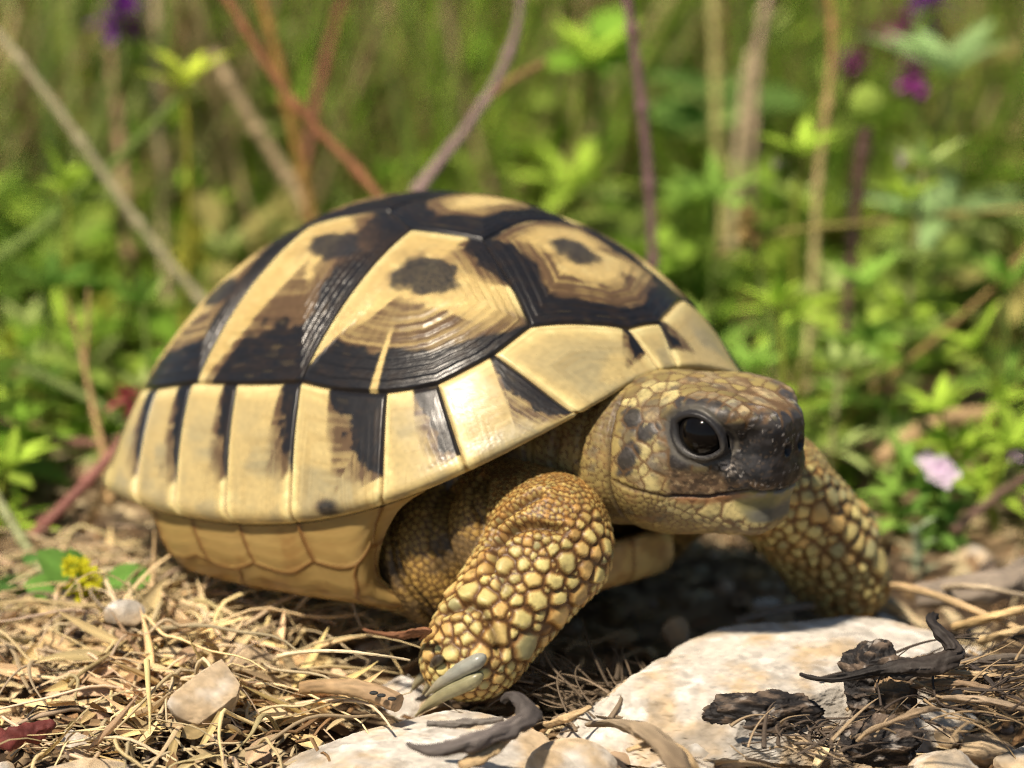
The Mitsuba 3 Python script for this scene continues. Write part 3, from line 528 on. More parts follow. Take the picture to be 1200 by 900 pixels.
# head
m = np.where((REG == 0))[0]; v = BV[m]; h = BHm[m]
HS = np.array([q[:4] for q in HEAD_SCALES]); HK = [q[4] for q in HEAD_SCALES]
P0 = np.vstack([head_pt(HS[:, :3] * [1, -1, 1]), head_pt(HS[:, :3])]); R0 = np.r_[HS[:, 3], HS[:, 3]] * np.where(np.r_[HS[:, 3], HS[:, 3]] > .9, 1.22, 1.08); HK = HK + HK
free = m[(B_UP[m] < .3) & (B_LO[m] < .3) & (B_LAB[m] < .4) & (eye_r[m] > 5.9)]
def hr(p):
    q = to_head(p); top = 1.6 * sstep(-18.5, -17.2, q[:, 0] + .12 * (q[:, 2] + 4)) * sstep(-9.0, -7.5, q[:, 2] + .16 * (q[:, 0] + 6)); jaw_ = sstep(-6, -2, q[:, 0]) * sstep(-10, -12, q[:, 2])
    return (.52 + .22 * noise(p * .3)) + .55 * top + .25 * jaw_
P1, R1 = fill(free, hr, P0, R0, 9)
P, R = np.vstack([P0, P1]), np.r_[R0, R1]
rel, g, first, q, prof, lab = cells(m, P, R, len(P0), .075, .05, gapw=.22)
smooth_ = np.clip(np.maximum(np.maximum(B_UP[m], B_LO[m]), np.maximum(B_LAB[m], sstep(6.0, 5.5, eye_r[m]))), 0, 1)
t = scale_tint(first, 10, .85, 1.15)
kc = np.array([LOOK[k] for k in HK] + [(.33, .25, .085)] * len(P1)); kind = np.array([ord(k) for k in HK] + [0] * len(P1))
n3 = fbm(v * .9, 3); n5 = noise(v * 3)
c = kc[first] * t[:, None]
fillc = cmix(np.array([.31, .24, .09]), np.array([.17, .125, .052]), sstep(.4, .65, fbm(v * .12 + 3, 3)))
c = np.where((first >= len(P0))[:, None], fillc * t[:, None], c)
lin = (first < len(P0)); c = cmix(c, np.array([.33, .20, .085]), (1 - sstep(.1, .9, prof)) * .5)
mot = fbm(v * .40 + 61, 4); c = cmix(c, np.array([.20, .135, .07]), sstep(.42, .62, mot) * .65 * lin * sstep(-10, -7.5, h[:, 2]))
c = cmix(c, c * .62, sstep(.45, .65, fbm(v * [2.2, 2.2, 1.4] + 9, 3)) * lin * .8); c = cmix(c, np.array([.09, .08, .065]), sstep(.60, .68, fbm(v * .33 + 120, 3)) * .6); c = cmix(c, np.array([.52, .46, .25]), sstep(.60, .72, fbm(v * .8 + 5, 3)) * .4 * lin)
snout = sstep(-1.5, 1.5, h[:, 0]) * sstep(7.0, 5.6, h[:, 2]) * sstep(-10, -8, h[:, 2]); near_eye = sstep(3.4, .5, eye_r[m] - 4.8 + 1.6 * (n3 - .5)) * (.75 + .3 * n3) 
c = cmix(c, np.array([.040, .037, .036]) * (.6 + .8 * n3[:, None]), np.clip(np.maximum(snout, near_eye), 0, 1) * .93)
blot = lambda k, a, b: (kind[first] == ord(k)) * (1 - sstep(a, b, q + .55 * (fbm(v * .45 + 7, 3) - .5)))
bw = 1.1 * (fbm(v * .55 + 7, 4) - .5); bf, bz = h[:, 0] + 1.6 * (fbm(v * .4 + 15, 3) - .5), h[:, 2] + 1.6 * (fbm(v * .4 + 35, 3) - .5); dark = np.zeros(len(v))
for (k0, n0, ra, rb, an) in (('S', 0, 2.6, 2.0, .1), ('S', 1, 2.1, 4.2, .35), ('s', 0, 2.5, 1.5, -.5), ('q', 0, 1.9, 2.0, .3)):
    i0 = [i for i, q_ in enumerate(HEAD_SCALES) if q_[4] == k0][n0]; x_, z_ = bf - HEAD_SCALES[i0][0], bz - HEAD_SCALES[i0][2]; ca, sa = math.cos(an), math.sin(an)
    dark = np.maximum(dark, 1 - sstep(.82, 1.08, np.hypot((ca * x_ - sa * z_) / ra, (sa * x_ + ca * z_) / rb) + bw * .6))
c = cmix(c, np.array([.03, .027, .026]) * (1 + 1.2 * n5[:, None] * (n3[:, None] > .5)), np.clip(dark, 0, 1) * .97)
streakT = (kind[first] == ord('T')) * sstep(.55, .35, np.abs(h[:, 2] - 7.3 - .0) / 1.0 + .35 * np.abs(h[:, 0] - 3.6) / 3) ; c = cmix(c, np.array([.03, .026, .024]), np.clip(streakT, 0, 1) * .85)
scr = sstep(.56, .70, fbm(v * [.8, .8, 1.6] + 31, 4)); G_ = (kind[first] == ord('G')); c = cmix(c, np.array([.33, .31, .29]), G_ * scr * .8)
c = cmix(c, np.where(lin[:, None], np.array([.12, .07, .033]), np.array([.09, .052, .024])), (1 - sstep(.02, .6, prof)) * np.where(lin, .92, .95))
tan = sstep(.62, .72, fbm(v * .25 + 77, 3)); c = cmix(c, np.array([.30, .17, .07]), tan * .35)
rel2 = (rel + .05 * (fbm(v * 2.6, 3) - .5) * (first < len(P0))) * (1 - smooth_)
# beak and lips
bu, bl, la = B_UP[m], B_LO[m], B_LAB[m]; mu = mouth_line(h[:, 0])
beakc = cmix(np.array([.010, .0095, .010]), np.array([.030, .028, .029]), sstep(.45, .65, fbm(v * .55 + 11, 4)))
beakc = cmix(beakc, np.array([.34, .32, .30]), sstep(.62, .72, fbm(v * [3.2, 3.2, 1.1] + 11, 3)) * sstep(.48, .62, fbm(v * .5 + 90, 2)) * .75)
beakc = cmix(beakc, np.array([.13, .09, .055]), sstep(.60, .72, fbm(v * [1.4, 1.4, 2.5] + 4, 3)) * .35)
beakc = cmix(beakc, np.array([.16, .10, .05]), sstep(2.6, .3, h[:, 2] - mu) * sstep(.42, .6, n3) * .75)
white = np.exp(-(((h[:, 0] - 3.4) / 1.7) ** 2 + ((h[:, 2] + 2.6) / 1.1) ** 2)) * sstep(.35, .6, noise(v * 1.8)); beakc = cmix(beakc, np.array([.62, .55, .48]), np.clip(white, 0, 1))
c = cmix(c, np.zeros(3), bu) + beakc * bu[:, None]
lipc = cmix(np.array([.13, .085, .05]), np.array([.30, .22, .13]), sstep(.5, .68, fbm(v * 1.2 + 5, 4))); lipc = cmix(lipc, np.array([.05, .035, .025]), sstep(.52, .62, fbm(v * .9 + 50, 3)) * .8)
la = la * (1 - bu); c = cmix(c, np.zeros(3), la) + lipc * la[:, None]
lowc = cmix(np.array([.27, .245, .10]), np.array([.11, .11, .10]), np.clip(np.exp(-(((h[:, 0] - 9.5) / 3.2) ** 2 + ((h[:, 2] + 12.3) / 2.0) ** 2)) * 1.1 + .35 * (fbm(v * .5 + 15, 3) - .4), 0, .9)); lowc = cmix(lowc, np.array([.20, .20, .20]), sstep(2.2, .6, mu - h[:, 2]) * sstep(.35, .6, fbm(v * .6 + 25, 3)) * .8)
c = cmix(c, np.zeros(3), bl) + lowc * bl[:, None]
red = np.exp(-((h[:, 2] - mu + .9) / .8) ** 2) * sstep(-6.5, -4, h[:, 0]) * sstep(9, 5, h[:, 0]) * (.6 + .6 * n5); c = cmix(c, np.array([.24, .115, .05]), np.clip(red, 0, .8))
onm = sstep(-6.6, -5.6, h[:, 0]); gv = np.exp(-((h[:, 2] - mu) / .30) ** 2) * onm
rel2 = rel2 - .75 * gv + .22 * sstep(.0, .5, h[:, 2] - mu) * sstep(3, .5, h[:, 2] - mu) * onm * sstep(-3, 3, h[:, 0])
c = cmix(c, np.array([.030, .014, .008]), np.clip(gv * 1.2, 0, 1))
rel2 += (bu + la) * (.10 * (fbm(v * 1.3, 4) - .5) * 2 + .16 * la * (fbm(v * 2.0 + 3, 3) - .5) * 2) + bl * .07 * (fbm(v * 1.0, 3) - .5)
# nostrils
for s in (1, -1):
    dn = np.linalg.norm((BH[m] - [11.6, s * 2.7, .2]) * [.4, 1, 1], axis=1)
    rel2 -= 1.5 * np.exp(-(dn / .75) ** 2); c = cmix(c, np.array([.006, .005, .005]), np.exp(-(dn / .95) ** 4))
    rel2 += .25 * np.exp(-((dn - 1.5) / .5) ** 2)
# eyelids
er = eye_r[m]; lid = sstep(5.9, 5.3, er)
rel2 += lid * (.16 * np.cos((er - 4.1) * 3.8) * sstep(3.6, 4.2, er) + .07 * (noise(v * 3.2) - .5))
lidc = cmix(np.array([.022, .021, .022]), np.array([.075, .068, .055]), sstep(4.7, 5.1, er + .8 * (n3 - .5))); lidc = cmix(lidc, np.array([.12, .115, .10]), np.exp(-((er - 4.15) / .20) ** 2) * sstep(3.5, 1.0, h[:, 2]) * .6)
c = cmix(c, np.zeros(3), lid) + lidc * lid[:, None]
# fold lines behind the jaw, wrinkled neck
fl = np.exp(-((h[:, 0] + 18.2 + .10 * (h[:, 2] + 4) + 1.2 * (fbm(v * .1, 2) - .5)) / .38) ** 2) * sstep(8, 5, h[:, 2]); rel2 -= .7 * fl; c = cmix(c, np.array([.05, .028, .014]), fl * .85)
jl = np.exp(-((h[:, 2] - (-9.6 - .16 * (h[:, 0] + 6))) / .35) ** 2) * sstep(-5.4, -6.2, h[:, 0]) * sstep(-18, -15, h[:, 0]); rel2 -= .45 * jl; c = cmix(c, np.array([.06, .036, .018]), jl * .8)
neck = sstep(-19, -24, h[:, 0]); rel2 -= .55 * neck * np.exp(-((np.sin(h[:, 0] * 1.1 + 2 * n3) + .8) / .35) ** 2)
disp[m] = rel2; col[m] = c; LAB[m] = np.where(smooth_ < .25, lab, -1); GAP[m] = g

BVd = BV + BN * disp[:, None]
wv = to_world(BVd); wn = vnormals(wv, BF); col = np.clip(col * (.9 + .2 * noise(BV * 1.7)[:, None]), .003, .9)
fl_ = LAB[BF]; same = (fl_[:, 0] == fl_[:, 1]) & (fl_[:, 1] == fl_[:, 2]) & (fl_[:, 0] >= 0) & (GAP[BF].min(1) > .06)
def sub(faces, key):
    u, inv = np.unique(faces, return_inverse=True)
    return put(key, wv[u], inv.reshape(-1, 3), 'skin', normals=wn[u], color=col[u])
rest = np.ones(len(BF), bool); o = np.argsort(fl_[:, 0], kind='stable'); o = o[same[o]]
for grp in np.split(o, np.where(np.diff(fl_[o, 0]))[0] + 1):
    if len(grp) >= 40: sub(BF[grp], 'tortoise__body__scale'); rest[grp] = False
sub(BF[rest], 'tortoise__body')
for s in (1, -1):
    e = trimesh.creation.icosphere(4, EYE_R); vv = head_pt(e.vertices + np.array([EYE_C[0], s * EYE_C[1], EYE_C[2]]))
    put('tortoise__eye', to_world(vv), e.faces, 'eye')

def claw(base, tip, r, sag, colr=(.20, .19, .13)):
    """A horny claw from base to tip (world metres), bent by sag."""
    base, tip = np.asarray(base), np.asarray(tip); n, k = 34, 14; w = np.linspace(-.25, 1, n)
    ax = unit(tip - base); side = unit(np.cross(ax, [0, 0, 1])); upv = np.cross(side, ax)
    c = base + w[:, None] * (tip - base) + upv * (sag * 4 * np.clip(w, 0, 1) * (1 - np.clip(w, 0, 1)))[:, None]
    rad = r * np.clip(1 - np.clip(w, 0, 1) ** 2.2, .10, 1) ** .8 * np.sqrt(np.clip(1 - (np.minimum(w, 0) / .26) ** 2, .02, 1))
    a = np.linspace(0, 2 * np.pi, k, endpoint=False)
    V = c[:, None] + rad[:, None, None] * (np.cos(a)[:, None] * side * 1.1 + np.sin(a)[:, None] * upv * .85)
    V = np.vstack([V.reshape(-1, 3), c[:1], c[-1:] + ax * r * .15]); i = np.arange(n * k).reshape(n, k); j = np.roll(i, -1, 1)
    F = np.vstack([np.stack([i[:-1], i[1:], j[1:]], -1).reshape(-1, 3), np.stack([i[:-1], j[1:], j[:-1]], -1).reshape(-1, 3), np.stack([np.full(k, n * k), j[0], i[0]], 1)[:, ::-1], np.stack([np.full(k, n * k + 1), i[-1], j[-1]], 1)[:, ::-1]])
    cc = np.asarray(colr) * (.7 + .7 * fbm(V * 900, 3)[:, None]); cc = cmix(cc, np.array([.36, .30, .17]), np.r_[np.repeat(sstep(.2, .9, w), k), 0, 1] * .6)
    if (vnormals(V, F)[:n * k].reshape(n, k, 3) * (V[:n * k].reshape(n, k, 3) - c[:, None])).sum() < 0: F = F[:, ::-1]
    put('tortoise__claw', V, F, 'beak', color=np.clip(cc, 0, 1))
cb = lambda x, y, z: to_world(np.array([x, y, z], float))
_in = unit(CAM - np.array(CLAWS[0])) * .0007
claw(CLAWS[0] + _in, at(499, 815, .0055), .0018, .0004, (.25, .255, .22)); claw(CLAWS[1] + _in * .5, at(487, 839, .0010), .0018, .0006, (.24, .225, .13)); claw(CLAWS[2] + _in, at(503, 803, .0045), .0011, .0003, (.07, .055, .04))
for k in (0, 1): claw(cb(44 - 3 * k, -44, -3.5), cb(40 - 3 * k, -46, -8.2), .0013, .0004)
for k in range(4): claw(cb(72 - 4 * k, 52 + 1.5 * k, -3), cb(77 - 5 * k, 57 + 2.5 * k, -7.6), .0014, .0005)
for s in (1, -1):
    for k in range(4): claw(cb(-23 - 2.5 * k, s * (26 + k), -4.5), cb(-20 - 3 * k, s * (30 + k), -7.2), .0013, .0003)
# ------------------------------------------------------------------ the ground
def ground_z(x, y):
    p = np.stack([x, y, 0 * x], -1)
    z = .006 * (fbm(p * 14, 3, 3) - .5) + .0035 * (fbm(p * 70, 3, 4) - .5)
    z = z + .022 * (fbm(p * 3.2, 2, 8) - .45) * sstep(.05, .5, y)
    c = at(190, 790); z = z + .0075 * np.exp(-(((x - c[0]) / .045) ** 2 + ((y - c[1]) / .05) ** 2))     # heap under the dry grass
    c = at(60, 640); z = z + .008 * np.exp(-(((x - c[0]) / .05) ** 2 + ((y - c[1]) / .06) ** 2))
    return z - .0035
def axis(lo, a, b, hi, fine, coarse):
    mid_ = np.arange(a, b, fine)
    left = a - np.cumsum(np.geomspace(fine, coarse, 40)); right = b + np.cumsum(np.geomspace(fine, coarse, 60))
    return np.unique(np.r_[left[left > lo], lo, mid_, right[right < hi], hi])
gx, gy = axis(-4.0, -.16, .18, 4.0, .0015, .4), axis(-1.2, -.20, .10, 7.0, .0015, .4)
X, Y = np.meshgrid(gx, gy); P = np.stack([X.ravel(), Y.ravel()], 1); n = len(gx); i = np.arange(len(P)).reshape(len(gy), n)
F = np.vstack([np.stack([i[:-1, :-1], i[:-1, 1:], i[1:, 1:]], -1).reshape(-1, 3), np.stack([i[:-1, :-1], i[1:, 1:], i[1:, :-1]], -1).reshape(-1, 3)])
V = np.stack([P[:, 0], P[:, 1], ground_z(P[:, 0], P[:, 1])], 1)
n1_, n2_ = fbm(V * [40, 40, 0], 4, 2), noise(V * [420, 420, 0], 5)
c = cmix(np.array([.050, .033, .020]), np.array([.20, .135, .075]), sstep(.38, .68, n1_)); c = cmix(c, np.array([.34, .25, .15]), sstep(.70, .82, n2_) * .7)
put('ground', V, F, 'soil', color=np.clip(c, 0, 1)); tag('ground', 'brown stony soil under the tortoise and the weeds', 'ground', kind='structure')

# ------------------------------------------------------------------ makers of stones, straws, leaves
def join(parts):
    v, f, c, o = [], [], [], 0
    for a, b, d in parts: v.append(a); f.append(np.asarray(b) + o); c.append(np.broadcast_to(d, a.shape)); o += len(a)
    return np.vstack(v), np.vstack(f), np.vstack(c)
def spline(pts, n):
    pts = np.asarray(pts, float); t = np.r_[0, np.cumsum(np.linalg.norm(np.diff(pts, axis=0), axis=1))]
    if len(pts) == 2: return pts[0] + np.linspace(0, 1, n)[:, None] * (pts[1] - pts[0])
    from scipy.interpolate import PchipInterpolator, CubicSpline
    return CubicSpline(t, pts)(np.linspace(0, t[-1], n))
def tube(pts, rad, k=7, n=None, flat=1.0, color=(.4, .3, .15), vary=.25, seed=0, rough=0.0, fibre=0.0):
    n = n or max(6, 8 * (len(pts) - 1)); c = spline(pts, n); w = np.linspace(0, 1, n)
    r = np.interp(w, np.linspace(0, 1, len(np.atleast_1d(rad))), np.atleast_1d(rad)) if np.ndim(rad) else np.full(n, rad)
    tg = unit(np.gradient(c, axis=0)); ref = np.array([.31, .17, .93]); s = unit(np.cross(tg, ref)); u = np.cross(s, tg)
    a = np.linspace(0, 2 * np.pi, k, endpoint=False)
    V = c[:, None] + r[:, None, None] * (np.cos(a)[:, None] * s[:, None] + flat * np.sin(a)[:, None] * u[:, None])
    if rough: V = V + (V - c[:, None]) * (rough * 2 * (fbm(V.reshape(-1, 3) / max(r.max(), 1e-5) * .9 + seed, 4).reshape(n, k, 1) - .5))
    fb = np.ones((n, k))
    if fibre:
        gg = np.stack(np.broadcast_arrays(3.0 * np.cos(a)[None] + seed, 3.0 * np.sin(a)[None], (w * (c[-1] - c[0] != 0).any() * 5)[:, None]), -1)
        fb = fbm(gg, 3) * .6 + .4 * noise(gg * [3.1, 3.1, 1.2]); V = V + (V - c[:, None]) * (fibre * 1.6 * (fb - .5))[..., None]
    V = np.vstack([V.reshape(-1, 3), c[:1], c[-1:]]); i = np.arange(n * k).reshape(n, k); j = np.roll(i, -1, 1)
    F = np.vstack([np.stack([i[:-1], j[:-1], j[1:]], -1).reshape(-1, 3), np.stack([i[:-1], j[1:], i[1:]], -1).reshape(-1, 3), np.stack([np.full(k, n * k), j[0], i[0]], 1), np.stack([np.full(k, n * k + 1), i[-1], j[-1]], 1)])
    base = np.asarray(color, float)
    cc = (base if base.ndim == 1 else np.vstack([np.repeat(np.stack([np.interp(w, np.linspace(0, 1, len(base)), base[:, q]) for q in range(3)], 1), k, 0), base[:1], base[-1:]]))
    C = cc * (1 - vary + 2 * vary * fbm(V * 260 + seed, 3)[:, None])
    if fibre: C = C * np.r_[np.clip(.25 + 1.5 * fb.ravel(), .2, 1.6), 1, 1][:, None]
    return V, F, np.clip(C, 0, 1)
def leaf(base, direction, up, length, width, bend=.3, fold=.25, color=(.07, .14, .025), shape='lance', n=9, seed=0):
    """A leaf blade with a folded midrib, bent along its length."""
    d = unit(direction); s = unit(np.cross(d, up)); u = np.cross(s, d)
    w = np.linspace(0, 1, n)
    prof = {'lance': np.sin(np.pi * w ** .75) ** .9, 'egg': np.sin(np.pi * w ** 1.25) ** .7, 'blade': (1 - w ** 2.5) * np.minimum(1, .4 + 6 * w)}[shape]
    prof = np.maximum(prof, .03)
    mid_ = np.asarray(base) + length * (w[:, None] * d - bend * (w ** 2)[:, None] * u)
    q = np.array([-1, -.5, 0, .5, 1])
    V = mid_[:, None] + (q[:, None] * s + (fold * np.abs(q) ** 1.2)[:, None] * u) * (prof * width / 2)[:, None, None]
    V = V.reshape(-1, 3); m = 5; i = np.arange(n * m).reshape(n, m)
    F = np.vstack([np.stack([i[:-1, :-1], i[:-1, 1:], i[1:, 1:]], -1).reshape(-1, 3), np.stack([i[:-1, :-1], i[1:, 1:], i[1:, :-1]], -1).reshape(-1, 3)])
    rib = np.tile(np.exp(-(q / .25) ** 2), n)
    C = np.asarray(color) * (.85 + .3 * noise(V * 300 + seed)[:, None]) * (1 + .35 * rib[:, None])
    return V, F, np.clip(C, 0, 1)
def stone_mesh(size, seed, sub=5, cuts=9, rough=.06, tint=0.0, flat_top=False):
    """A broken, weathered lump of limestone about size (x, y, z) metres, its base at z = 0."""
    g = np.random.default_rng(seed); m = trimesh.creation.icosphere(sub); v = m.vertices.copy()
    for _ in range(cuts):
        nn = unit(g.normal(size=3)); h = g.uniform(.52, .85); v -= np.maximum(v @ nn - h, 0)[:, None] * nn * .92
    if flat_top: v[:, 2] = np.where(v[:, 2] > .45, .45 + (v[:, 2] - .45) * .15, v[:, 2])
    v /= np.abs(v).max(0); nr = unit(v)
    f0 = fbm(v * 1.6 + seed * 3.1, 3); f1 = fbm(v * 5 + seed, 4); f2 = fbm(v * 22 + seed, 3)
    v = v + nr * (rough * (2.2 * (f0 - .5) + 1.1 * (f1 - .5) + .55 * (f2 - .5) + .34 * (fbm(v * 60 + seed, 3) - .5)))[:, None]
    v = v * np.asarray(size) / 2; v[:, 2] += size[2] * .32
    ochre = sstep(.42, .66, fbm(v * 130 + seed, 5) + .25 * (.5 - v[:, 2] / size[2]) + tint)
    c = cmix(np.array([.53, .49, .43]), np.array([.47, .345, .20]), ochre * .85)
    c = cmix(c, np.array([.25, .23, .20]), sstep(.48, .74, fbm(v * 120 + seed * 5, 5)) * .7)
    c = cmix(c, np.array([.78, .76, .71]), sstep(.58, .72, fbm(v * 260 + seed * 2, 4)) * .6 * (1 - ochre))
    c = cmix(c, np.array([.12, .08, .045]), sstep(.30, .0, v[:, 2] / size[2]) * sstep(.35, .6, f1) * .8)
    c = c * (.60 + .80 * fbm(v * 700, 3)[:, None]) * (1 - .22 * sstep(.62, .80, fbm(v * 380 + seed, 3)))[:, None]
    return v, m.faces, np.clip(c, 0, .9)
def rotz(v, a): c, s = math.cos(a), math.sin(a); return v @ np.array([[c, s, 0], [-s, c, 0], [0, 0, 1]])
def px_mm(p): return np.linalg.norm(np.asarray(p) - CAM) * 2 * math.tan(math.radians(HFOV) / 2) / 1200   # metres a pixel covers there
def gz(x, y): return float(ground_z(np.array([x]), np.array([y]))[0])

def stone(px, py, w, dpt, h, label, seed, sink=.25, rot=0, key='stone', group=None, zc=None, **k):
    """A stone standing where the photo shows its middle; w, dpt, h in millimetres."""
    p = at(px, py, h / 1000 * .5 if zc is None else zc / 1000); k.setdefault('sub', 5 if w >= 12 else 4); v, f, c = stone_mesh(np.array([w, dpt, h]) / 1000, seed, **k)
    v = rotz(v, rot) + [p[0], p[1], gz(p[0], p[1]) - sink * h / 1000]
    return tag(put(key, v, f, 'stone', color=c), label, 'stone', group)

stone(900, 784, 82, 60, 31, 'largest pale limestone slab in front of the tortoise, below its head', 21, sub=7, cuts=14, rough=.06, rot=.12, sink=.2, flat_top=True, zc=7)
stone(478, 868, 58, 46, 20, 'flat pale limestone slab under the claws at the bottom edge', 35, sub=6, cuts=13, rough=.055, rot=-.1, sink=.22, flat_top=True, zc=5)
stone(247, 828, 15, 12, 13, 'angular ochre stone on the dry grass heap', 44, sub=5, cuts=12, rough=.035, sink=-.35, tint=.12)
stone(670, 885, 16.5, 13, 12, 'smooth round buff pebble at the bottom edge between the two slabs', 51, sub=5, cuts=4, rough=.03, sink=-.15, tint=.1)
stone(88, 868, 9, 8, 6, 'small buff stone behind the long flat stone in the bottom left corner', 52, tint=.12, sink=-.1)
stone(95, 893, 21, 9, 7, 'long low buff stone at the bottom edge under the dry grass', 53, tint=.1, sink=0)
stone(2, 888, 5, 6, 6, 'ochre pebble cut by the lower left corner', 54, tint=.2, sink=-.1)
stone(948, 895, 28, 13, 8, 'broad low cream stone at the bottom edge in front of the charred bark', 55, tint=.08, sink=-.05, cuts=8)
stone(1106, 880, 16, 13, 13, 'angular orange stone in the front right corner beside the charred bark', 56, tint=.2, cuts=12, sink=-.1)
stone(1172, 893, 16, 12, 8, 'pale grey stone cut by the lower right corner', 57, cuts=10, sink=0)
stone(1150, 848, 12, 9, 6, 'buff stone behind the angular orange stone', 58, tint=.15, sink=0)
stone(1195, 866, 9, 9, 7, 'ochre stone at the right edge above the corner stone', 59, tint=.2, sink=-.05)
stone(1108, 832, 7, 6, 5, 'little ochre stone tucked under the black twig tangle', 60, tint=.2, sink=-.1)
stone(816, 866, 7, 5, 8, 'small upright cream stone against the front of the largest slab', 61, tint=.12, sink=-.1)
stone(775, 880, 10, 7, 5, 'low cream stone between the round pebble and the largest slab', 62, tint=.05)
stone(793, 733, 6, 6, 8, 'little pointed orange stone at the back of the largest slab', 63, tint=.25, cuts=12, sink=-.6)
stone(478, 782, 15, 14, 10, 'grey stone in the shade just behind the foremost claws', 64, tint=-.15)
stone(508, 806, 8, 6, 6, 'orange pebble beside the foremost claws', 65, tint=.35, sink=-.1)
stone(440, 752, 9, 8, 6, 'dull stone under the edge of the shell behind the foreleg', 66)
stone(600, 828, 12, 9, 6, 'tan stone right under the front foot', 67, tint=.2, sink=.1)
stone(905, 682, 13, 11, 9, 'cream stone in the gap between the belly and the far foreleg', 68, tint=.1)
stone(872, 700, 8, 8, 5, 'tan stone under the chin beside the belly', 69, tint=.2)
stone(958, 708, 5, 5, 5, 'small bright orange pebble by the far foot', 70, tint=.5)
stone(930, 722, 26, 10, 5, 'flat tan stone behind the largest slab', 71, tint=.2)
stone(1040, 700, 12, 9, 6, 'pale flat stone right of the far foot', 72)
stone(1145, 622, 13, 9, 6, 'pale stone behind the far foot near the right edge', 73, tint=.1)
stone(1010, 585, 10, 9, 7, 'tan stone just behind the far foreleg', 74, tint=.2)
stone(1075, 600, 12, 10, 6, 'buff stone below the pink flowers', 75, tint=.15)
stone(1180, 655, 10, 9, 5, 'grey stone by the long grey stick', 76)
stone(1030, 740, 18, 13, 5, 'brownish flat stone to the right of the largest slab', 77, tint=.25)
stone(1130, 730, 14, 10, 5, 'buff flat stone under the twigs at the right', 78, tint=.1)
stone(1195, 755, 12, 10, 6, 'tan stone at the right edge under the straws', 79, tint=.2)
stone(300, 735, 10, 8, 5, 'pale stone half buried in straw below the shell', 80, tint=.1)
stone(60, 780, 13, 9, 7, 'buff stone under the dry grass at the left edge', 81, tint=.2, sink=-.1)
stone(150, 775, 9, 7, 6, 'cream stone in the middle of the dry grass heap', 82, tint=.05, sink=-.9)
stone(290, 790, 11, 8, 7, 'ochre stone behind the angular stone on the straw', 83, tint=.3, sink=-.5)

# loose grit and small stones nobody could count
g = np.random.default_rng(12); bits = []
for q in range(900):
    x, y = g.uniform(-.17, .19), g.uniform(-.195, .16); s = g.uniform(.0010, .0032) * (1.3 if g.random() < .12 else 1)
    m_ = trimesh.creation.icosphere(1); v = m_.vertices * g.uniform(.6, 1.25, (len(m_.vertices), 1)) * [1, g.uniform(.6, 1), g.uniform(.4, .8)] * s
    col_ = np.array([.42, .33, .22]) if g.random() < .6 else np.array([.24, .17, .10]); col_ = col_ * g.uniform(.6, 1.3)
    bits.append((rotz(v, g.uniform(0, 6)) + [x, y, gz(x, y) + s * .2], m_.faces, col_ * np.array([1, g.uniform(.9, 1.05), g.uniform(.75, 1.05)])))
v, f, c = join(bits); tag(put('gravel', v, f, 'stone', color=np.clip(c, 0, 1)), 'small buff grit and gravel scattered over the soil', 'gravel', kind='stuff')

# ------------------------------------------------------------------ dry grass, litter
STRAW = np.array([.66, .525, .31])
def straw_pts(p, length, heading, lift, curl, g, droop=1.0):
    n = 7; w = np.linspace(0, 1, n); a = heading + curl * (w - .3) * 2
    st = np.stack([np.cos(a), np.sin(a)], 1) * length / (n - 1); xy = np.vstack([[0, 0], np.cumsum(st[:-1], 0)])
    kink = g.integers(2, 6); st[kink:] = st[kink:] @ np.array([[math.cos(q_ := g.normal(0, .35)), math.sin(q_)], [-math.sin(q_), math.cos(q_)]]); xy = np.vstack([[0, 0], np.cumsum(st[:-1], 0)])
    z = lift * np.sin(np.pi * np.clip(w * g.uniform(.75, 1.1), 0, 1)) * droop + g.normal(0, .0006, n)
    return np.stack([p[0] + xy[:, 0], p[1] + xy[:, 1], p[2] + z], 1)
g = np.random.default_rng(5); S = []
for q in range(540):
    if q < 350: px, py = g.normal(185, 120), np.clip(g.normal(795, 55), 695, 905)
    elif q < 540: px, py = g.uniform(150, 480), g.uniform(690, 760)
    else: px, py = g.uniform(-20, 470), g.uniform(700, 900)
    if px > 475 or (px > 330 and py > 820) or (px > 400 and py > 775): continue
    p = at(px, py); p[2] = gz(p[0], p[1]) + abs(g.normal(0, .0026))
    heading = g.normal(.25, .9) + (math.pi if g.random() < .5 else 0); L = g.uniform(.012, .046)
    S.append(tube(straw_pts(p, L, heading, abs(g.normal(0, .004)) + .0004, g.normal(0, .38), g), np.array([g.uniform(.00025, .00055), .00055 if g.random() < .3 else .00036, .00018]) * g.uniform(.7, 1.3), k=5, n=14, flat=g.choice([.25, .6, .9]), color=STRAW * g.uniform(.45, 1.25) * [1, g.uniform(.92, 1.05), g.uniform(.8, 1.15)], seed=q))
for q in range(380):
    px, py = g.normal(190, 130), np.clip(g.normal(800, 50), 700, 900)
    if px > 400: continue
    p = at(px, py); p[2] = gz(p[0], p[1]) + g.uniform(.001, .004); a = g.uniform(0, 6.3)
    S.append(leaf(p, [math.cos(a), math.sin(a), g.normal(.1, .3)], [g.normal(0, .5), g.normal(0, .5) - .3, 1], g.uniform(.006, .020), g.uniform(.0010, .0034), g.normal(.1, .25), g.uniform(.2, .7), STRAW * g.uniform(.4, 1.15) * [1, g.uniform(.85, 1), g.uniform(.7, 1)], 'lance', 8, q))
v, f, c = join(S); tag(put('dry_grass', v, f, 'dry', color=c), 'tangled heap of bleached dry grass on the soil in the left foreground', 'dry grass', kind='stuff')
S = []
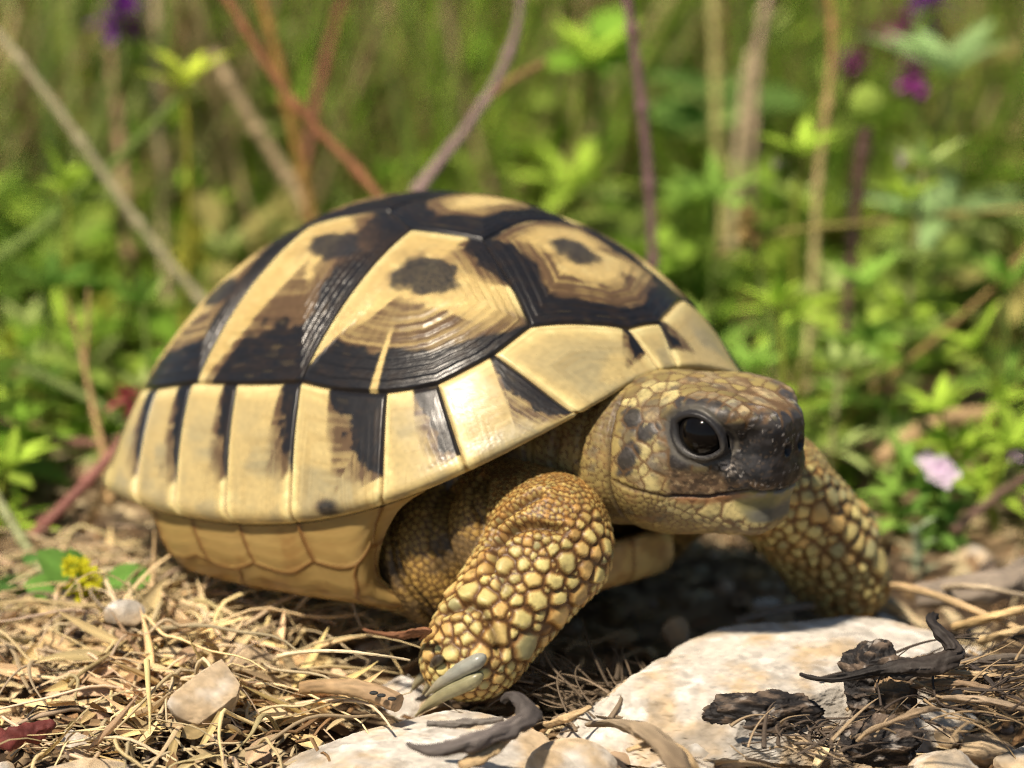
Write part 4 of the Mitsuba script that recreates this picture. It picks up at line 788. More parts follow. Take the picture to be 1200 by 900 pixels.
for q in range(1650):       # crumbs of straw, bark and leaf over all the bare soil
    if q < 250: px, py = g.normal(190, 110), g.uniform(720, 900)
    elif q < 950: px, py = g.uniform(0, 1200), g.uniform(590, 905)
    else: px, py = g.uniform(-100, 1300), g.uniform(440, 640)
    p = at(px, py); p[2] = gz(p[0], p[1]) + g.uniform(.0002, .0014 if q >= 250 else .0045)
    dk = g.random(); col_ = STRAW * g.uniform(.45, 1.05) if dk < .5 else np.array([.21, .125, .06]) * g.uniform(.5, 1.4) if dk < .85 else np.array([.05, .036, .026])
    if g.random() < .6: S.append(tube(straw_pts(p, g.uniform(.005, .022), g.uniform(0, 6.3), g.uniform(0, .0022), g.normal(0, .5), g), [g.uniform(.0003, .0008), .0003], k=5, n=8, flat=.5, color=col_, seed=q))
    else:
        a = g.uniform(0, 6.3); S.append(leaf(p, [math.cos(a), math.sin(a), g.normal(0, .25)], [g.normal(0, .4), g.normal(0, .4), 1], g.uniform(.004, .012), g.uniform(.0015, .0045), g.normal(.1, .3), g.uniform(.1, .6), col_, 'egg', 6, q))
v, f, c = join(S); tag(put('leaf_litter', v, f, 'dry', color=c), 'brown crumbs of straw, bark and dead leaves strewn on the soil', 'leaf litter', kind='stuff')
# ------------------------------------------------------------------ woody bits that lie in front
def wood(key, pts, rad, label, cat, color=(.30, .22, .14), flat=1.0, rough=.4, k=22, n=None, bsdf='dry', vary=.45, group=None, fibre=.5):
    v, f, c = tube([np.asarray(p) for p in pts], rad, max(k, 20), (n or 26 * len(pts)), flat, color, vary, len(_taken), rough, fibre)
    return tag(put(key, v, f, bsdf, color=c), label, cat, group)
def A(px, py, z): return at(px, py, z / 1000)
CHAR, GREY, TAN, REDBR = (.035, .030, .028), (.26, .22, .18), (.52, .37, .20), (.22, .10, .05)
kd = wood('dry_stalk', [A(352, 806, 9), A(410, 806, 10), A(466, 824, 9)], [.0011, .0016, .0017], 'short tan dry stalk with dark specks lying between the straw and the front slab', 'stalk', [(.30, .19, .09), (.42, .29, .16), (.36, .24, .14)], rough=.2, fibre=.25)
for w in (.5, .66, .88):
    p = A(lerp(410, 466, w), lerp(803, 821, w), 11.1); m_ = trimesh.creation.icosphere(2); put(kd + '__speck', m_.vertices * [.0008, .0005, .00035] + p, m_.faces, 'dry', color=np.full(m_.vertices.shape, .03))
wood('dry_stalk', [A(540, 898, 9), A(585, 868, 11), A(622, 832, 13), A(630, 828, 13)], [.0012, .0017, .0014, .0005], 'split tan wood splinter leaning over the front slab under the foot', 'splinter', TAN, .6)
wood('dry_stalk', [A(640, 850, 8), A(672, 838, 11), A(692, 828, 12)], [.0008, .0012, .0005], 'short tan splinter just right of the foot, behind the round pebble', 'splinter', TAN, .6)
wood('bark_strip', [A(478, 872, 11), A(520, 878, 12), A(575, 862, 13), A(618, 832, 15), A(612, 822, 16), A(590, 822, 15)], [.0004, .0013, .0017, .0016, .0022, .0007], 'dark grey curled root lying across the front slab', 'root', [(.10, .085, .075), (.14, .12, .11), (.06, .05, .045)], .8, .6, 12, 60)
wood('bark_strip', [A(500, 848, 12), A(540, 848, 12), A(590, 842, 13)], [.0006, .0011, .0006], 'thin grey root fibre on the front slab beside the claws', 'root', (.17, .15, .13), .7, .5)
wood('bark_strip', [A(690, 850, 7), A(735, 850, 10), A(800, 905, 9)], [.0010, .0035, .0028], 'grey brown slab of dead wood between the round pebble and the largest slab', 'wood', [(.30, .24, .17), (.34, .26, .17), (.22, .16, .10)], .35, .5, 14, 50)
wood('bark_strip', [A(735, 880, 8), A(770, 872, 9), A(812, 900, 8)], [.0007, .0016, .0012], 'tan curl of dead leaf stalk right of the round pebble', 'stalk', TAN, .5, .4)
wood('brown_shred', [A(428, 738, 14), A(458, 744, 15), A(486, 742, 17), A(500, 738, 19), A(492, 750, 15)], [.0005, .0009, .0014, .0008, .0003], 'torn reddish brown bark shred by the shell edge behind the foreleg', 'bark', REDBR, .5, .8, 9, 50)
# charred bark
def chunk(px, py, size, seed, label, rz=0, z=5, key='charred_bark', tint=0):
    v, f, c = stone_mesh(np.array(size) / 1000, seed, 5, 8, .16); v = rotz(v, rz); g_ = fbm(v * [300, 300, 900] + seed, 4)
    v = v + unit(v) * (.0022 * (g_ - .5))[:, None]
    c = cmix(np.array([.016, .014, .014]), np.array([.15, .11, .08]), sstep(.50, .72, g_)); c = cmix(c, np.array([.40, .36, .32]), sstep(.66, .74, fbm(v * 500, 3)) * .6)
    if tint: c = cmix(c, np.array([.36, .24, .13]), sstep(.38, .62, fbm(v * 110 + 4, 3)) * tint)
    return tag(put(key, v + A(px, py, z), f, 'dry', color=np.clip(c, 0, 1)), label, 'bark')
chunk(895, 850, (21, 8, 8), 3, 'long black piece of charred bark lying against the front of the largest slab', .12, 4)
chunk(1012, 815, (13, 9, 13), 4, 'thick black lump of charred bark standing on the right end of the largest slab', -.3, 8)
chunk(1045, 848, (9, 7, 11), 5, 'charred lump with a brown rounded face in front of the black lump', .4, 4, tint=.9)
chunk(1030, 885, (15, 8, 9), 6, 'black crumbly bark at the bottom edge behind the broad cream stone', 0, 2)
chunk(1128, 800, (24, 10, 6), 7, 'flat dark bark under the twig tangle at the right', -.1, 5, tint=.5)
wood('charred_twig', [A(938, 790, 14), A(985, 794, 15), A(1040, 784, 16), A(1100, 778, 17), A(1118, 768, 18), A(1104, 744, 21), A(1095, 722, 23)], [.0003, .0008, .0010, .0017, .0019, .0012, .0007], 'black crooked twig with an upturned end above the charred bark', 'twig', [(.035, .03, .027), (.016, .014, .013), (.05, .04, .034), (.018, .015, .014)], .9, .6, 26, 170, fibre=1.1)
g = np.random.default_rng(31)
twl = ['dark grey strand of bark reaching to the right edge', 'brown split twig under the crooked black twig', 'tan split fibre over the dark flat bark', 'black thin twig bent over the flat dark bark', 'grey brown splinter along the front of the twig tangle', 'lowest brown splinter of the twig tangle']
for q, (a, b, m_, cl, r_) in enumerate([((1060, 800), (1210, 772), (1130, 778), (.16, .13, .10), .0013), ((1050, 812), (1200, 825), (1120, 800), (.22, .15, .09), .0012), ((1075, 790), (1215, 800), (1150, 790), (.48, .35, .2), .0009), ((1090, 780), (1180, 830), (1150, 788), (.05, .04, .035), .0008), ((1085, 822), (1225, 838), (1150, 820), (.32, .24, .16), .0011), ((1010, 862), (1100, 832), (1060, 840), (.25, .18, .11), .0010)]):
    wood('bark_splinter', [A(*a, 9), A(*m_, 13), A(*b, 10)], [r_ * .5, r_, r_ * .4], twl[q], 'splinter', cl, .6, .6, 10, 40)
S = []
for q in range(130):
    p = A(g.normal(1120, 60), g.normal(805, 26), g.uniform(5, 14)); h_ = g.normal(.1, .6); L = g.uniform(.006, .022); d = np.array([math.cos(h_), math.sin(h_), g.normal(0, .25)]) * L
    S.append(tube([p, p + d * .5 + g.normal(0, .0012, 3), p + d], [g.uniform(.00015, .0004), .0001], 5, 10, 1, np.array([.06, .045, .035]) if g.random() < .6 else np.array([.35, .25, .14]), seed=q))
for q in range(70):
    p = A(g.normal(945, 60), g.normal(862, 16), g.uniform(3, 8)); h_ = g.normal(.3, .8); L = g.uniform(.005, .016); d = np.array([math.cos(h_), math.sin(h_), g.normal(0, .25)]) * L
    S.append(tube([p, p + d * .5 + g.normal(0, .001, 3), p + d], [g.uniform(.0002, .0006), .0001], 5, 10, .6, np.array([.10, .075, .055]) if g.random() < .6 else np.array([.35, .26, .16]), seed=q))
for q in range(110):   # fibres in the dark under the foot
    p = A(g.normal(690, 45), g.normal(815, 18), g.uniform(1, 6)); h_ = g.normal(2.2, .6); L = g.uniform(.006, .018); d = np.array([math.cos(h_), math.sin(h_), g.normal(0, .3)]) * L
    S.append(tube([p, p + d * .5 + g.normal(0, .001, 3), p + d], [g.uniform(.0002, .0006), .0001], 5, 10, .6, np.array([.20, .15, .10]) * g.uniform(.4, 1.3), seed=q))
v, f, c = join(S); tag(put('bark_fibre', v, f, 'dry', color=c), 'fine dark fibres and splinters of rotten bark on and around the stones in front', 'bark fibres', kind='stuff')
wood('grey_stick', [A(1075, 700, 6), A(1140, 690, 8), A(1225, 668, 9)], [.0030, .0036, .0034], 'thick grey dead stick at the right edge behind the straws', 'stick', [(.22, .18, .14), (.27, .22, .17), (.20, .16, .12)], .9, .3, 14, 50)
wood('grey_stick', [A(862, 728, 5), A(905, 716, 6), A(968, 706, 6)], [.0010, .0016, .0012], 'flat grey brown sliver of wood behind the largest slab below the chin', 'stick', GREY, .5, .3)
st = [((1040, 688), (1205, 742), (1120, 706), .0009, TAN, 'long tan straw slanting down to the right edge over the grey stick'), ((1120, 735), (1212, 712), (1165, 722), .0010, (.60, .42, .20), 'thick golden straw rising to the right edge'), ((1150, 752), (1215, 735), (1180, 742), .0009, (.52, .38, .2), 'short tan straw below the golden straw'), ((1105, 690), (1208, 700), (1160, 690), .0007, (.5, .4, .27), 'thin buff straw across the grey stick')]
for a, b, m_, r_, cl, lb in st: wood('straw', [A(*a, 8), A(*m_, 13), A(*b, 10)], [r_, r_, r_ * .7], lb, 'straw', cl, .8, .1)
wood('brown_twig', [A(1118, 622, 3), at_y(1150, 595, -.035), at_y(1212, 552, -.035)], [.0011, .0010, .0009], 'brown twig poking in from the right edge beside the pink flowers', 'twig', (.15, .09, .065), 1, .15)
wood('straw', [A(172, 726, 6), at_y(180, 660, -.105), at_y(181, 622, -.105)], [.0004, .0004, .0003], 'upright dry straw, the left one of two in front of the shell', 'straw', TAN)
wood('straw', [A(216, 752, 8), at_y(238, 690, -.112), at_y(256, 648, -.112)], [.0005, .0005, .0003], 'leaning dry straw, the right one of two in front of the shell', 'straw', TAN)
wood('straw', [A(325, 770, 9), A(430, 766, 16), A(480, 774, 13)], [.0004, .0003, .0002], 'pale thread of straw arching below the shell towards the foot', 'straw', (.75, .62, .4))
cone_p = A(20, 862, 5)
wood('catkin', [A(-15, 868, 5), A(20, 862, 6), A(62, 848, 7)], [.0016, .0022, .0012], 'dark red dried catkin in the lower left corner under the straw', 'catkin', (.13, .03, .025), .9, .9, 14, 60)

# ------------------------------------------------------------------ stems and plants behind the tortoise
def stem(key, path, rad, label, cat='stalk', color=(.2, .12, .07), rough=.12, vary=.3, bsdf='dry', k=9):
    """A stem through (px, py, y): where it passes in the photo and how far back it stands."""
    pts = [at_y(*q) for q in path]
    rr = np.interp(np.linspace(0, 1, 64), np.linspace(0, 1, len(rad)), rad) * .86; rr[7::13] *= 1.5; rr[8::13] *= 1.15
    v, f, c = tube(pts, rr, k, 128, 1.0, color, vary, len(_taken), rough)
    return tag(put(key, v, f, bsdf, color=c), label, cat)
k_ = stem('brown_stalk', [(252, -20, .045), (300, 55, .04), (345, 122, .035), (400, 180, .03), (448, 236, .02), (505, 330, .01), (540, 420, .0)], [.0011, .0012, .0013, .0013, .0012, .0012], 'reddish brown bare stem slanting down to the top of the shell', color=(.23, .095, .04))
k_ = stem('twiggy_stalk', [(470, 250, .03), (495, 212, .035), (540, 158, .04), (582, 95, .045), (612, -20, .05)], [.0012, .0013, .0014, .0013, .0009], 'purplish grey stem rising from the top of the shell, forked halfway', color=(.24, .165, .15))
v, f, c = tube([at_y(556, 135, .042), at_y(592, 100, .045), at_y(640, 74, .05)], [.0010, .0008, .0007], 7, 20, 1, (.25, .13, .06)); put(k_ + '__fork', v, f, 'dry', color=c)
v, f, c = tube([at_y(545, 155, .04), at_y(470, 262, .025), at_y(440, 330, .02), at_y(420, 470, .01)], [.0012, .0012, .0012], 7, 20, 1, (.24, .165, .15)); put(k_ + '__foot', v, f, 'dry', color=c)
stem('buff_stalk', [(-20, 20, .05), (50, 105, .05), (115, 195, .05), (180, 285, .05), (245, 362, .05), (330, 470, .045)], [.0011, .0013, .0013, .0013, .0013, .0012], 'pale buff stalk crossing the upper left from the edge down to the shell', color=(.42, .37, .22))
stem('purple_stalk', [(732, -15, .03), (748, 90, .03), (758, 180, .03), (766, 310, .03), (768, 420, .03)], [.0013, .0014, .0013, .0012], 'upright purple stem behind the front of the shell', color=(.20, .11, .115))
stem('buff_stalk', [(250, 60, .12), (300, 150, .12), (345, 220, .12), (400, 330, .10)], [.0018, .0019, .0018], 'thick pale stalk leaning right behind the brown stem', color=(.42, .31, .18))
stem('ochre_stalk', [(302, -15, .10), (330, 90, .10), (352, 190, .10), (372, 290, .10), (380, 380, .08)], [.0013, .0016, .0016, .0016], 'ochre orange stalk standing behind the top left of the shell', color=(.36, .20, .055))
stem('brown_stalk', [(408, -15, .16), (385, 60, .16), (365, 150, .15), (355, 260, .14)], [.0014, .0016, .0014], 'dark red brown stem leaning left at the top behind the ochre stalk', color=(.21, .08, .045))
stem('green_stalk', [(462, -15, .12), (490, 70, .12), (530, 160, .12), (562, 240, .11), (600, 330, .08)], [.0011, .0013, .0013], 'fine yellow green stem leaning right above the shell', color=(.20, .27, .05), bsdf='leaf')
stem('pale_stalk', [(968, -20, .08), (975, 70, .08), (962, 180, .08), (955, 290, .08), (945, 420, .07)], [.0011, .0013, .0012, .0012], 'straw yellow upright stalk right of the middle, dark near its top', color=[(.35, .18, .06), (.48, .37, .17), (.40, .37, .15)])
k_ = stem('round_seed_head', [(1016, 150, .055), (1008, 200, .055), (1000, 270, .055), (990, 400, .05)], [.0019, .0018, .0016], 'round green seed head on a thick dark stem at the upper right', 'flower head', color=(.10, .055, .045))
pc_ = at_y(1016, 122, .055); m_ = trimesh.creation.icosphere(4); vv = m_.vertices; bump_ = voro = noise(vv * 7); put(k_ + '__head', vv * (.0044 * (1 + .22 * (bump_[:, None] - .5))) + pc_, m_.faces, 'leaf', color=np.clip(np.array([.34, .46, .09]) * (.5 + 1.0 * bump_[:, None]), 0, 1))
stem('olive_stalk', [(840, 300, .03), (930, 270, .035), (1010, 262, .04), (1110, 252, .045), (1225, 246, .05)], [.0006, .0007, .0008, .0009], 'thin olive brown stem running level to the right edge', color=(.27, .22, .07))
stem('red_stalk', [(1215, 275, .03), (1150, 350, .03), (1080, 410, .03), (1010, 470, .03), (960, 520, .03)], [.0008, .0008, .0008], 'thin reddish green stem slanting across the weeds right of the head', color=(.26, .17, .06))
stem('green_stalk', [(-20, 312, .06), (60, 258, .06), (130, 195, .06), (190, 135, .06), (210, 112, .06)], [.0018, .0017, .0013, .0010], 'thick green stem rising from the left edge to a leafy tip', color=(.24, .33, .09), bsdf='leaf')
stem('red_stalk', [(24, 640, -.06), (70, 598, -.055), (120, 545, -.05), (165, 490, -.04), (215, 430, -.02)], [.0015, .0015, .0013, .0011], 'dull red stem rising beside the rear of the shell', color=(.24, .10, .08))
stem('red_stalk', [(-15, 488, -.01), (40, 508, -.01), (85, 518, -.01), (135, 516, -.01)], [.0010, .0011, .0011], 'dull red stem lying level at the left edge', color=(.23, .11, .085))
k_ = stem('forked_stalk', [(78, 350, -.01), (98, 425, -.01), (112, 490, -.015), (122, 535, -.02), (128, 590, -.03)], [.0004, .0007, .0009, .0010], 'thin forked tan stalk left of the shell', color=(.43, .28, .13))
v, f, c = tube([at_y(104, 338, -.01), at_y(102, 400, -.01), at_y(100, 432, -.01)], [.0004, .0006], 7, 16, 1, (.43, .28, .13)); put(k_ + '__fork', v, f, 'dry', color=c)
stem('green_stalk', [(-15, 420, .01), (40, 438, .01), (95, 463, .01), (150, 500, .0)], [.0011, .0012, .0011], 'light green stem slanting down from the left edge', color=(.30, .38, .13), bsdf='leaf')
stem('green_stalk', [(-12, 568, -.07), (15, 615, -.075), (40, 655, -.08), (60, 690, -.085)], [.0013, .0013, .0012], 'pale whitish green stem leaning out of the lower left weeds', color=(.44, .47, .25), bsdf='leaf')
stem('forked_stalk', [(90, 640, -.05), (110, 600, -.05), (130, 560, -.05)], [.0010, .0009, .0008], 'short tan stub beside the dull red stem', color=(.42, .27, .12))
stem('buff_stalk', [(880, 60, .17), (870, 130, .17), (862, 220, .17), (858, 300, .17)], [.0014, .0016, .0015], 'broad blurred straw coloured stalk far behind, first of three beside the purple stem', color=(.50, .40, .24))
stem('buff_stalk', [(835, -20, .17), (838, 70, .17), (842, 190, .17), (845, 290, .17)], [.0014, .0016, .0015], 'broad blurred greenish straw stalk far behind, nearest to the purple stem', color=(.44, .40, .15))
stem('buff_stalk', [(905, -20, .18), (885, 90, .18), (882, 200, .18), (880, 300, .18)], [.0014, .0016, .0015], 'broad blurred pinkish straw stalk far behind, right of its two neighbours', color=(.48, .35, .24))
stem('buff_stalk', [(182, -20, .17), (186, 120, .17), (192, 260, .17), (195, 380, .16)], [.0014, .0016, .0015], 'broad blurred tan stalk far behind at the upper left', color=(.44, .34, .20))
stem('buff_stalk', [(130, 60, .18), (140, 160, .18), (150, 300, .17), (155, 380, .17)], [.0014, .0016, .0015], 'broad blurred brownish stalk below the far purple flower', color=(.40, .25, .15))
stem('brown_log', [(980, 440, .06), (1060, 470, .07), (1140, 480, .08), (1240, 500, .09)], [.006, .0075, .007], 'blurred fallen brown branch behind the head at the right', 'branch', color=(.20, .115, .06), rough=.4)
stem('buff_stalk', [(1030, 540, -.01), (1080, 505, .0), (1160, 488, .01), (1225, 515, .01)], [.002, .0028, .002], 'tan dead branch lying behind the pink flowers', color=(.42, .28, .15), rough=.3)

def whorl_plant(key, base, tip, label, whorls, n_leaf=7, length=.011, width=.0028, color=(.13, .25, .045), lean=.45, cat='plant', group=None, stemr=.0008, seed=0, top=True):
    """An upright weed: a stem with stars of narrow leaves, each leaf a part."""
    g_ = np.random.default_rng(seed + 100); base, tip = np.asarray(base), np.asarray(tip)
    key = numbered(key); tag(key, label, cat, group); _taken.setdefault(key, 1)
    mid_ = (base + tip) / 2 + g_.normal(0, .003, 3); sv = spline([base, mid_, tip], 30)
    v, f, c = tube([base, mid_, tip], [stemr * 1.2, stemr, stemr * .7], 7, 24, 1, np.array(color) * [.75, .6, .8]); put(key + '__stem', v, f, 'leaf', color=c)
    ax = unit(tip - mid_); s_ = unit(np.cross(ax, [0.3, 1, .1])); t_ = np.cross(ax, s_)
    for wi, wp in enumerate(whorls):
        p = sv[min(29, int(wp * 29))]; big = (1 - .25 * wi / max(1, len(whorls))) * (1.15 if wi == 0 else 1)
        for q in range(n_leaf):
            a = 2 * np.pi * (q + .5 * wi) / n_leaf + g_.normal(0, .15); el = lean * .75 + g_.normal(0, .18) + (.30 if wi == len(whorls) - 1 and top else 0)
            d = math.cos(el) * (math.cos(a) * s_ + math.sin(a) * t_) + math.sin(el) * ax
            v, f, c = leaf(p + d * .0005, d, ax, length * big * g_.uniform(.8, 1.15), width * g_.uniform(.85, 1.15), g_.uniform(.05, .3), .3, np.array(color) * g_.uniform(.75, 1.25), 'lance', 8, q)
            put(key + '__leaf', v, f, 'leaf', color=c)
    return key
YG, MG, BG, DG = (.38, .55, .07), (.26, .44, .08), (.50, .62, .22), (.14, .27, .05)
WP = [  # pixel of the top, y, base pixel x, colour, leaf length, whorls, label
 ((942, 168), .045, 950, YG, .0125, [.5, .97], 'bright yellow green star of leaves on a stem right of the purple stem'),
 ((1085, 185), .045, 1060, BG, .0135, [.45, .7, .97], 'pale green bunch of upright leaves at the upper right'),
 ((838, 225), .05, 815, MG, .0135, [.4, .97], 'green leaf star behind the front edge of the shell'),
 ((910, 350), .0, 890, YG, .0115, [.55, .97], 'green leaf star just above the head'),
 ((1062, 225), .04, 1050, YG, .011, [.6, .97], 'yellow green leaf star below the round seed head'),
 ((1110, 60), .12, 1095, (.28, .42, .17), .024, [.55, .96], 'large grey green leaf star in the upper right corner'),
 ((215, 85), .06, 200, (.55, .66, .08), .0120, [.97], 'yellow green leafy tip at the upper left'),
 ((80, 215), .05, 75, YG, .014, [.5, .97], 'pale green leaf tuft beside the thick green stem at the left'),
 ((1140, 400), .01, 1120, YG, .012, [.35, .65, .97], 'bright green leafy stem at the right edge behind the twig'),
 ((1010, 330), .03, 1000, MG, .013, [.4, .7, .97], 'green leafy stem behind the head, right of the pale stalk'),
 ((1180, 330), .03, 1170, MG, .013, [.5, .97], 'green leafy stem at the right edge below the level stem'),
 ((985, 430), .0, 975, BG, .011, [.5, .97], 'light green leaf star right behind the snout'),
 ((690, 60), .14, 680, YG, .018, [.6, .97], 'light green leaf star above the middle of the shell'),
 ((1100, 480), -.01, 1090, YG, .0115, [.4, .7, .97], 'yellow green weed behind the pink flowers'),
 ((10, 545), -.05, 5, YG, .0115, [.5, .97], 'yellow green weed cut by the left edge'),
 ((165, 350), .01, 160, MG, .011, [.5, .97], 'green weed star left of the shell'),
 ((60, 330), .03, 60, DG, .013, [.5, .97], 'dark green weed near the left edge'),
 ((880, 430), .02, 880, MG, .011, [.6, .97], 'small green leaf star showing above the crown of the head'),
 ((1060, 545), -.03, 1070, MG, .010, [.4, .7, .97], 'green weed between the far foreleg and the pink flowers'),
 ((1185, 520), -.02, 1180, YG, .011, [.5, .97], 'yellow green weed at the right edge above the brown twig'),
]
for q, (tp, yy, bx, cl, ln, wh, lb) in enumerate(WP):
    t_ = at_y(*tp, yy); b_ = np.array([at_y(bx, 500, yy)[0], yy, gz(0, yy) - .002])
    whorl_plant('leafy_weed', b_, t_, lb, wh, 8, ln * 1.15, ln * .30, cl, .5, 'weed', None, .0009, q)
stem('grey_weed', [(1078, 690, -.055), (1075, 655, -.055), (1073, 620, -.055)], [.0012, .0011, .0008], 'woolly grey green seedling beside the far foot', 'weed', color=(.36, .42, .28), bsdf='leaf')
for q in range(9):
    a = q * 2.4; p = at_y(1075 + 2 * math.cos(q), 672 - 6.5 * q, -.055); v, f, c = leaf(p, [math.cos(a), math.sin(a), .7], [0, 0, 1], .0050, .0016, .2, .3, (.34, .42, .27), 'egg', 7, q); put('grey_weed__leaf', v, f, 'leaf', color=c)

# the pink flowers by the far foreleg
fl_ = whorl_plant('pink_flower', [at_y(1100, 655, -.035)[0], -.035, gz(.08, -.035)], at_y(1098, 556, -.035), 'small plant with pale pink flowers beside the far foreleg', [.25, .5, .75, .95], 6, .0085, .0026, (.16, .30, .06), .5, 'flower', seed=50)
g = np.random.default_rng(8)
for q, (x, y) in enumerate([(1085, 541), (1094, 552), (1104, 550), (1112, 556), (1099, 545), (1107, 562)]):
    p = at_y(x, y - 3, -.044)
    for a in np.arange(4) * 1.571 + q: 
        v, f, c = leaf(p, [math.cos(a), -.7, math.sin(a)], [0, -1, .3], .0030, .0021, .1, .1, (.95, .76, .97), 'egg', 6, q); put(fl_ + '__petal', v, f, 'leaf', color=c)
# yellow medick at the lower left
yf = 'yellow_flower'; numbered(yf); tag(yf, 'low clover plant with yellow flower heads and round leaves at the lower left', 'flower')
for q, (x, y) in enumerate([(98, 668), (112, 690), (92, 690), (112, 708), (98, 700), (85, 665), (105, 678)]):
    p = at_y(x, y, -.106 - .001 * q); g_ = np.random.default_rng(q); ps = []
    for w in range(34):
        d = unit(g_.normal(size=3) + [0, -.2, .5]); ps.append(leaf(p + d * .0006, d, [.1, -.3, 1], g_.uniform(.0014, .0024), .0011, .2, .3, np.array([.68, .66, .04]) * g_.uniform(.6, 1.1), 'egg', 5, w))
    v, f, c = join(ps); put(yf + '__flower', v, f, 'leaf', color=c)
for q, (x, y, dx, dz, ln) in enumerate([(98, 690, -.8, .9, .0092), (92, 695, -.95, .3, .0085), (108, 690, .95, .35, .0100), (112, 697, .9, -.05, .0085), (98, 685, -.2, .8, .0065), (88, 690, -1, -.1, .0065), (104, 700, .3, -.6, .005)]):
    ln *= 1.3; p = at_y(x, y, -.104); v, f, c = leaf(p, [dx, -.25, dz], [0, -.8, .8], ln, ln * .55, .15, .18, (.16, .33, .07), 'egg', 9, q); put(yf + '__leaf', v, f, 'leaf', color=c)
v, f, c = tube([at_y(100, 735, -.104), at_y(98, 710, -.104), at_y(100, 690, -.104)], [.0007, .0006], 6, 14, 1, (.2, .3, .06)); put(yf + '__stem', v, f, 'leaf', color=c)
def leafy_clump(key, px, py, y, n_, ln, color, label, spread=.008, seed=0, shape='egg', ratio=.5, cat='weed'):
    g_ = np.random.default_rng(seed + 300); key = numbered(key); tag(key, label, cat); c0 = at_y(px, py, y)
    for q in range(n_):
        a, el = g_.uniform(0, 6.28), g_.uniform(-.1, 1.0); d = [math.cos(a) * math.cos(el), math.sin(a) * math.cos(el), math.sin(el)]
        v, f, c = leaf(c0 + g_.normal(0, spread * .3, 3), d, [0, -.3, 1], ln * g_.uniform(.7, 1.2), ln * ratio * g_.uniform(.8, 1.2), g_.uniform(.05, .5), .2, np.array(color) * g_.uniform(.7, 1.25), shape, 8, q)
        put(key + '__leaf', v, f, 'leaf', color=c)
    v, f, c = tube([c0, [c0[0] + .002, c0[1], gz(c0[0], c0[1]) - .002]], [.0008, .0009], 6, 12, 1, np.array(color)); put(key + '__stem', v, f, 'leaf', color=c)
leafy_clump('leafy_weed', 15, 690, -.095, 12, .0078, (.11, .24, .06), 'green weed with small blunt leaves in the left corner above the straw', seed=1)
leafy_clump('leafy_weed', 1110, 625, -.03, 10, .007, (.17, .32, .06), 'low green rosette at the foot of the pink flowers', seed=2)
leafy_clump('leafy_weed', 955, 560, .02, 12, .010, (.24, .36, .06), 'yellow green leaves in the gap beside the far foreleg', seed=3)
leafy_clump('leafy_weed', 850, 140, .22, 12, .022, (.18, .32, .08), 'blurred round green leaf clump above the front of the shell', seed=4, ratio=.8)
leafy_clump('leafy_weed', 705, 70, .16, 14, .015, (.22, .40, .05), 'blurred light green leaf clump left of the purple stem', seed=5, ratio=.75)
def bloom(px, py, y, size, color, label, key, cat='flower', seed=0, n_=26):
    """A rough head of many petals on a stem."""
    g_ = np.random.default_rng(seed + 700); key = numbered(key); tag(key, label, cat); c0 = at_y(px, py, y); parts = []
    for q in range(n_):
        d = unit(g_.normal(size=3) + [0, 0, .3]); parts.append(leaf(c0 + d * size * .15, d, [.1, .2, 1], size * g_.uniform(.6, 1.1), size * .5, .25, .2, np.array(color) * g_.uniform(.6, 1.3), 'egg', 6, q))
    v, f, c = join(parts); put(key + '__head', v, f, 'leaf', color=c)
    v, f, c = tube([c0, c0 + [.01, .004, -.05], [c0[0] + .012, c0[1] + .004, gz(c0[0], c0[1]) - .002]], [size * .1, size * .11, size * .12], 7, 20, 1, (.22, .24, .08)); put(key + '__stem', v, f, 'leaf', color=c)
bloom(140, 22, .16, .0085, (.26, .05, .38), 'blurred violet flower head in the upper left corner', 'violet_flower', seed=1)
bloom(1072, 88, .17, .0075, (.30, .05, .26), 'blurred magenta flower behind the large grey green leaf star', 'violet_flower', seed=2)
bloom(1000, 75, .18, .0065, (.32, .06, .26), 'blurred magenta flower left of the large grey green leaf star', 'violet_flower', seed=3)
bloom(1092, 5, .17, .008, (.30, .06, .42), 'blurred violet flower cut by the top edge at the right', 'violet_flower', seed=4)
bloom(1050, 30, .2, .007, (.36, .04, .25), 'blurred dark purple flower near the top edge at the right', 'violet_flower', seed=5)
bloom(147, 468, -.02, .0048, (.42, .10, .12), 'dull pink clover bud beside the rear of the shell', 'clover_bud', seed=6)
bloom(225, 292, .12, .008, (.46, .44, .08), 'blurred pale yellow flower head behind the rear of the shell', 'yellow_bud', seed=7)
bloom(118, 375, .10, .007, (.42, .44, .07), 'blurred yellow green flower head left of the shell', 'yellow_bud', seed=8)
bloom(8, 410, .05, .006, (.36, .40, .05), 'yellow green flower head at the left edge', 'yellow_bud', seed=9)
bloom(878, 262, .03, .0055, (.36, .25, .10), 'brownish pink dry flower head above the head of the tortoise', 'dry_bud', seed=10)
for x, y, yy, lb in ((913, 190, .05, 'tiny pale lilac flower beside the yellow green star'), (1055, 184, .04, 'tiny pale lilac flower below the round seed head'), (1190, 535, -.03, 'tiny pale pink flower at the right edge')):
    bloom(x, y, yy, .0022, (.62, .48, .62), lb, 'lilac_flower', seed=int(x), n_=12)

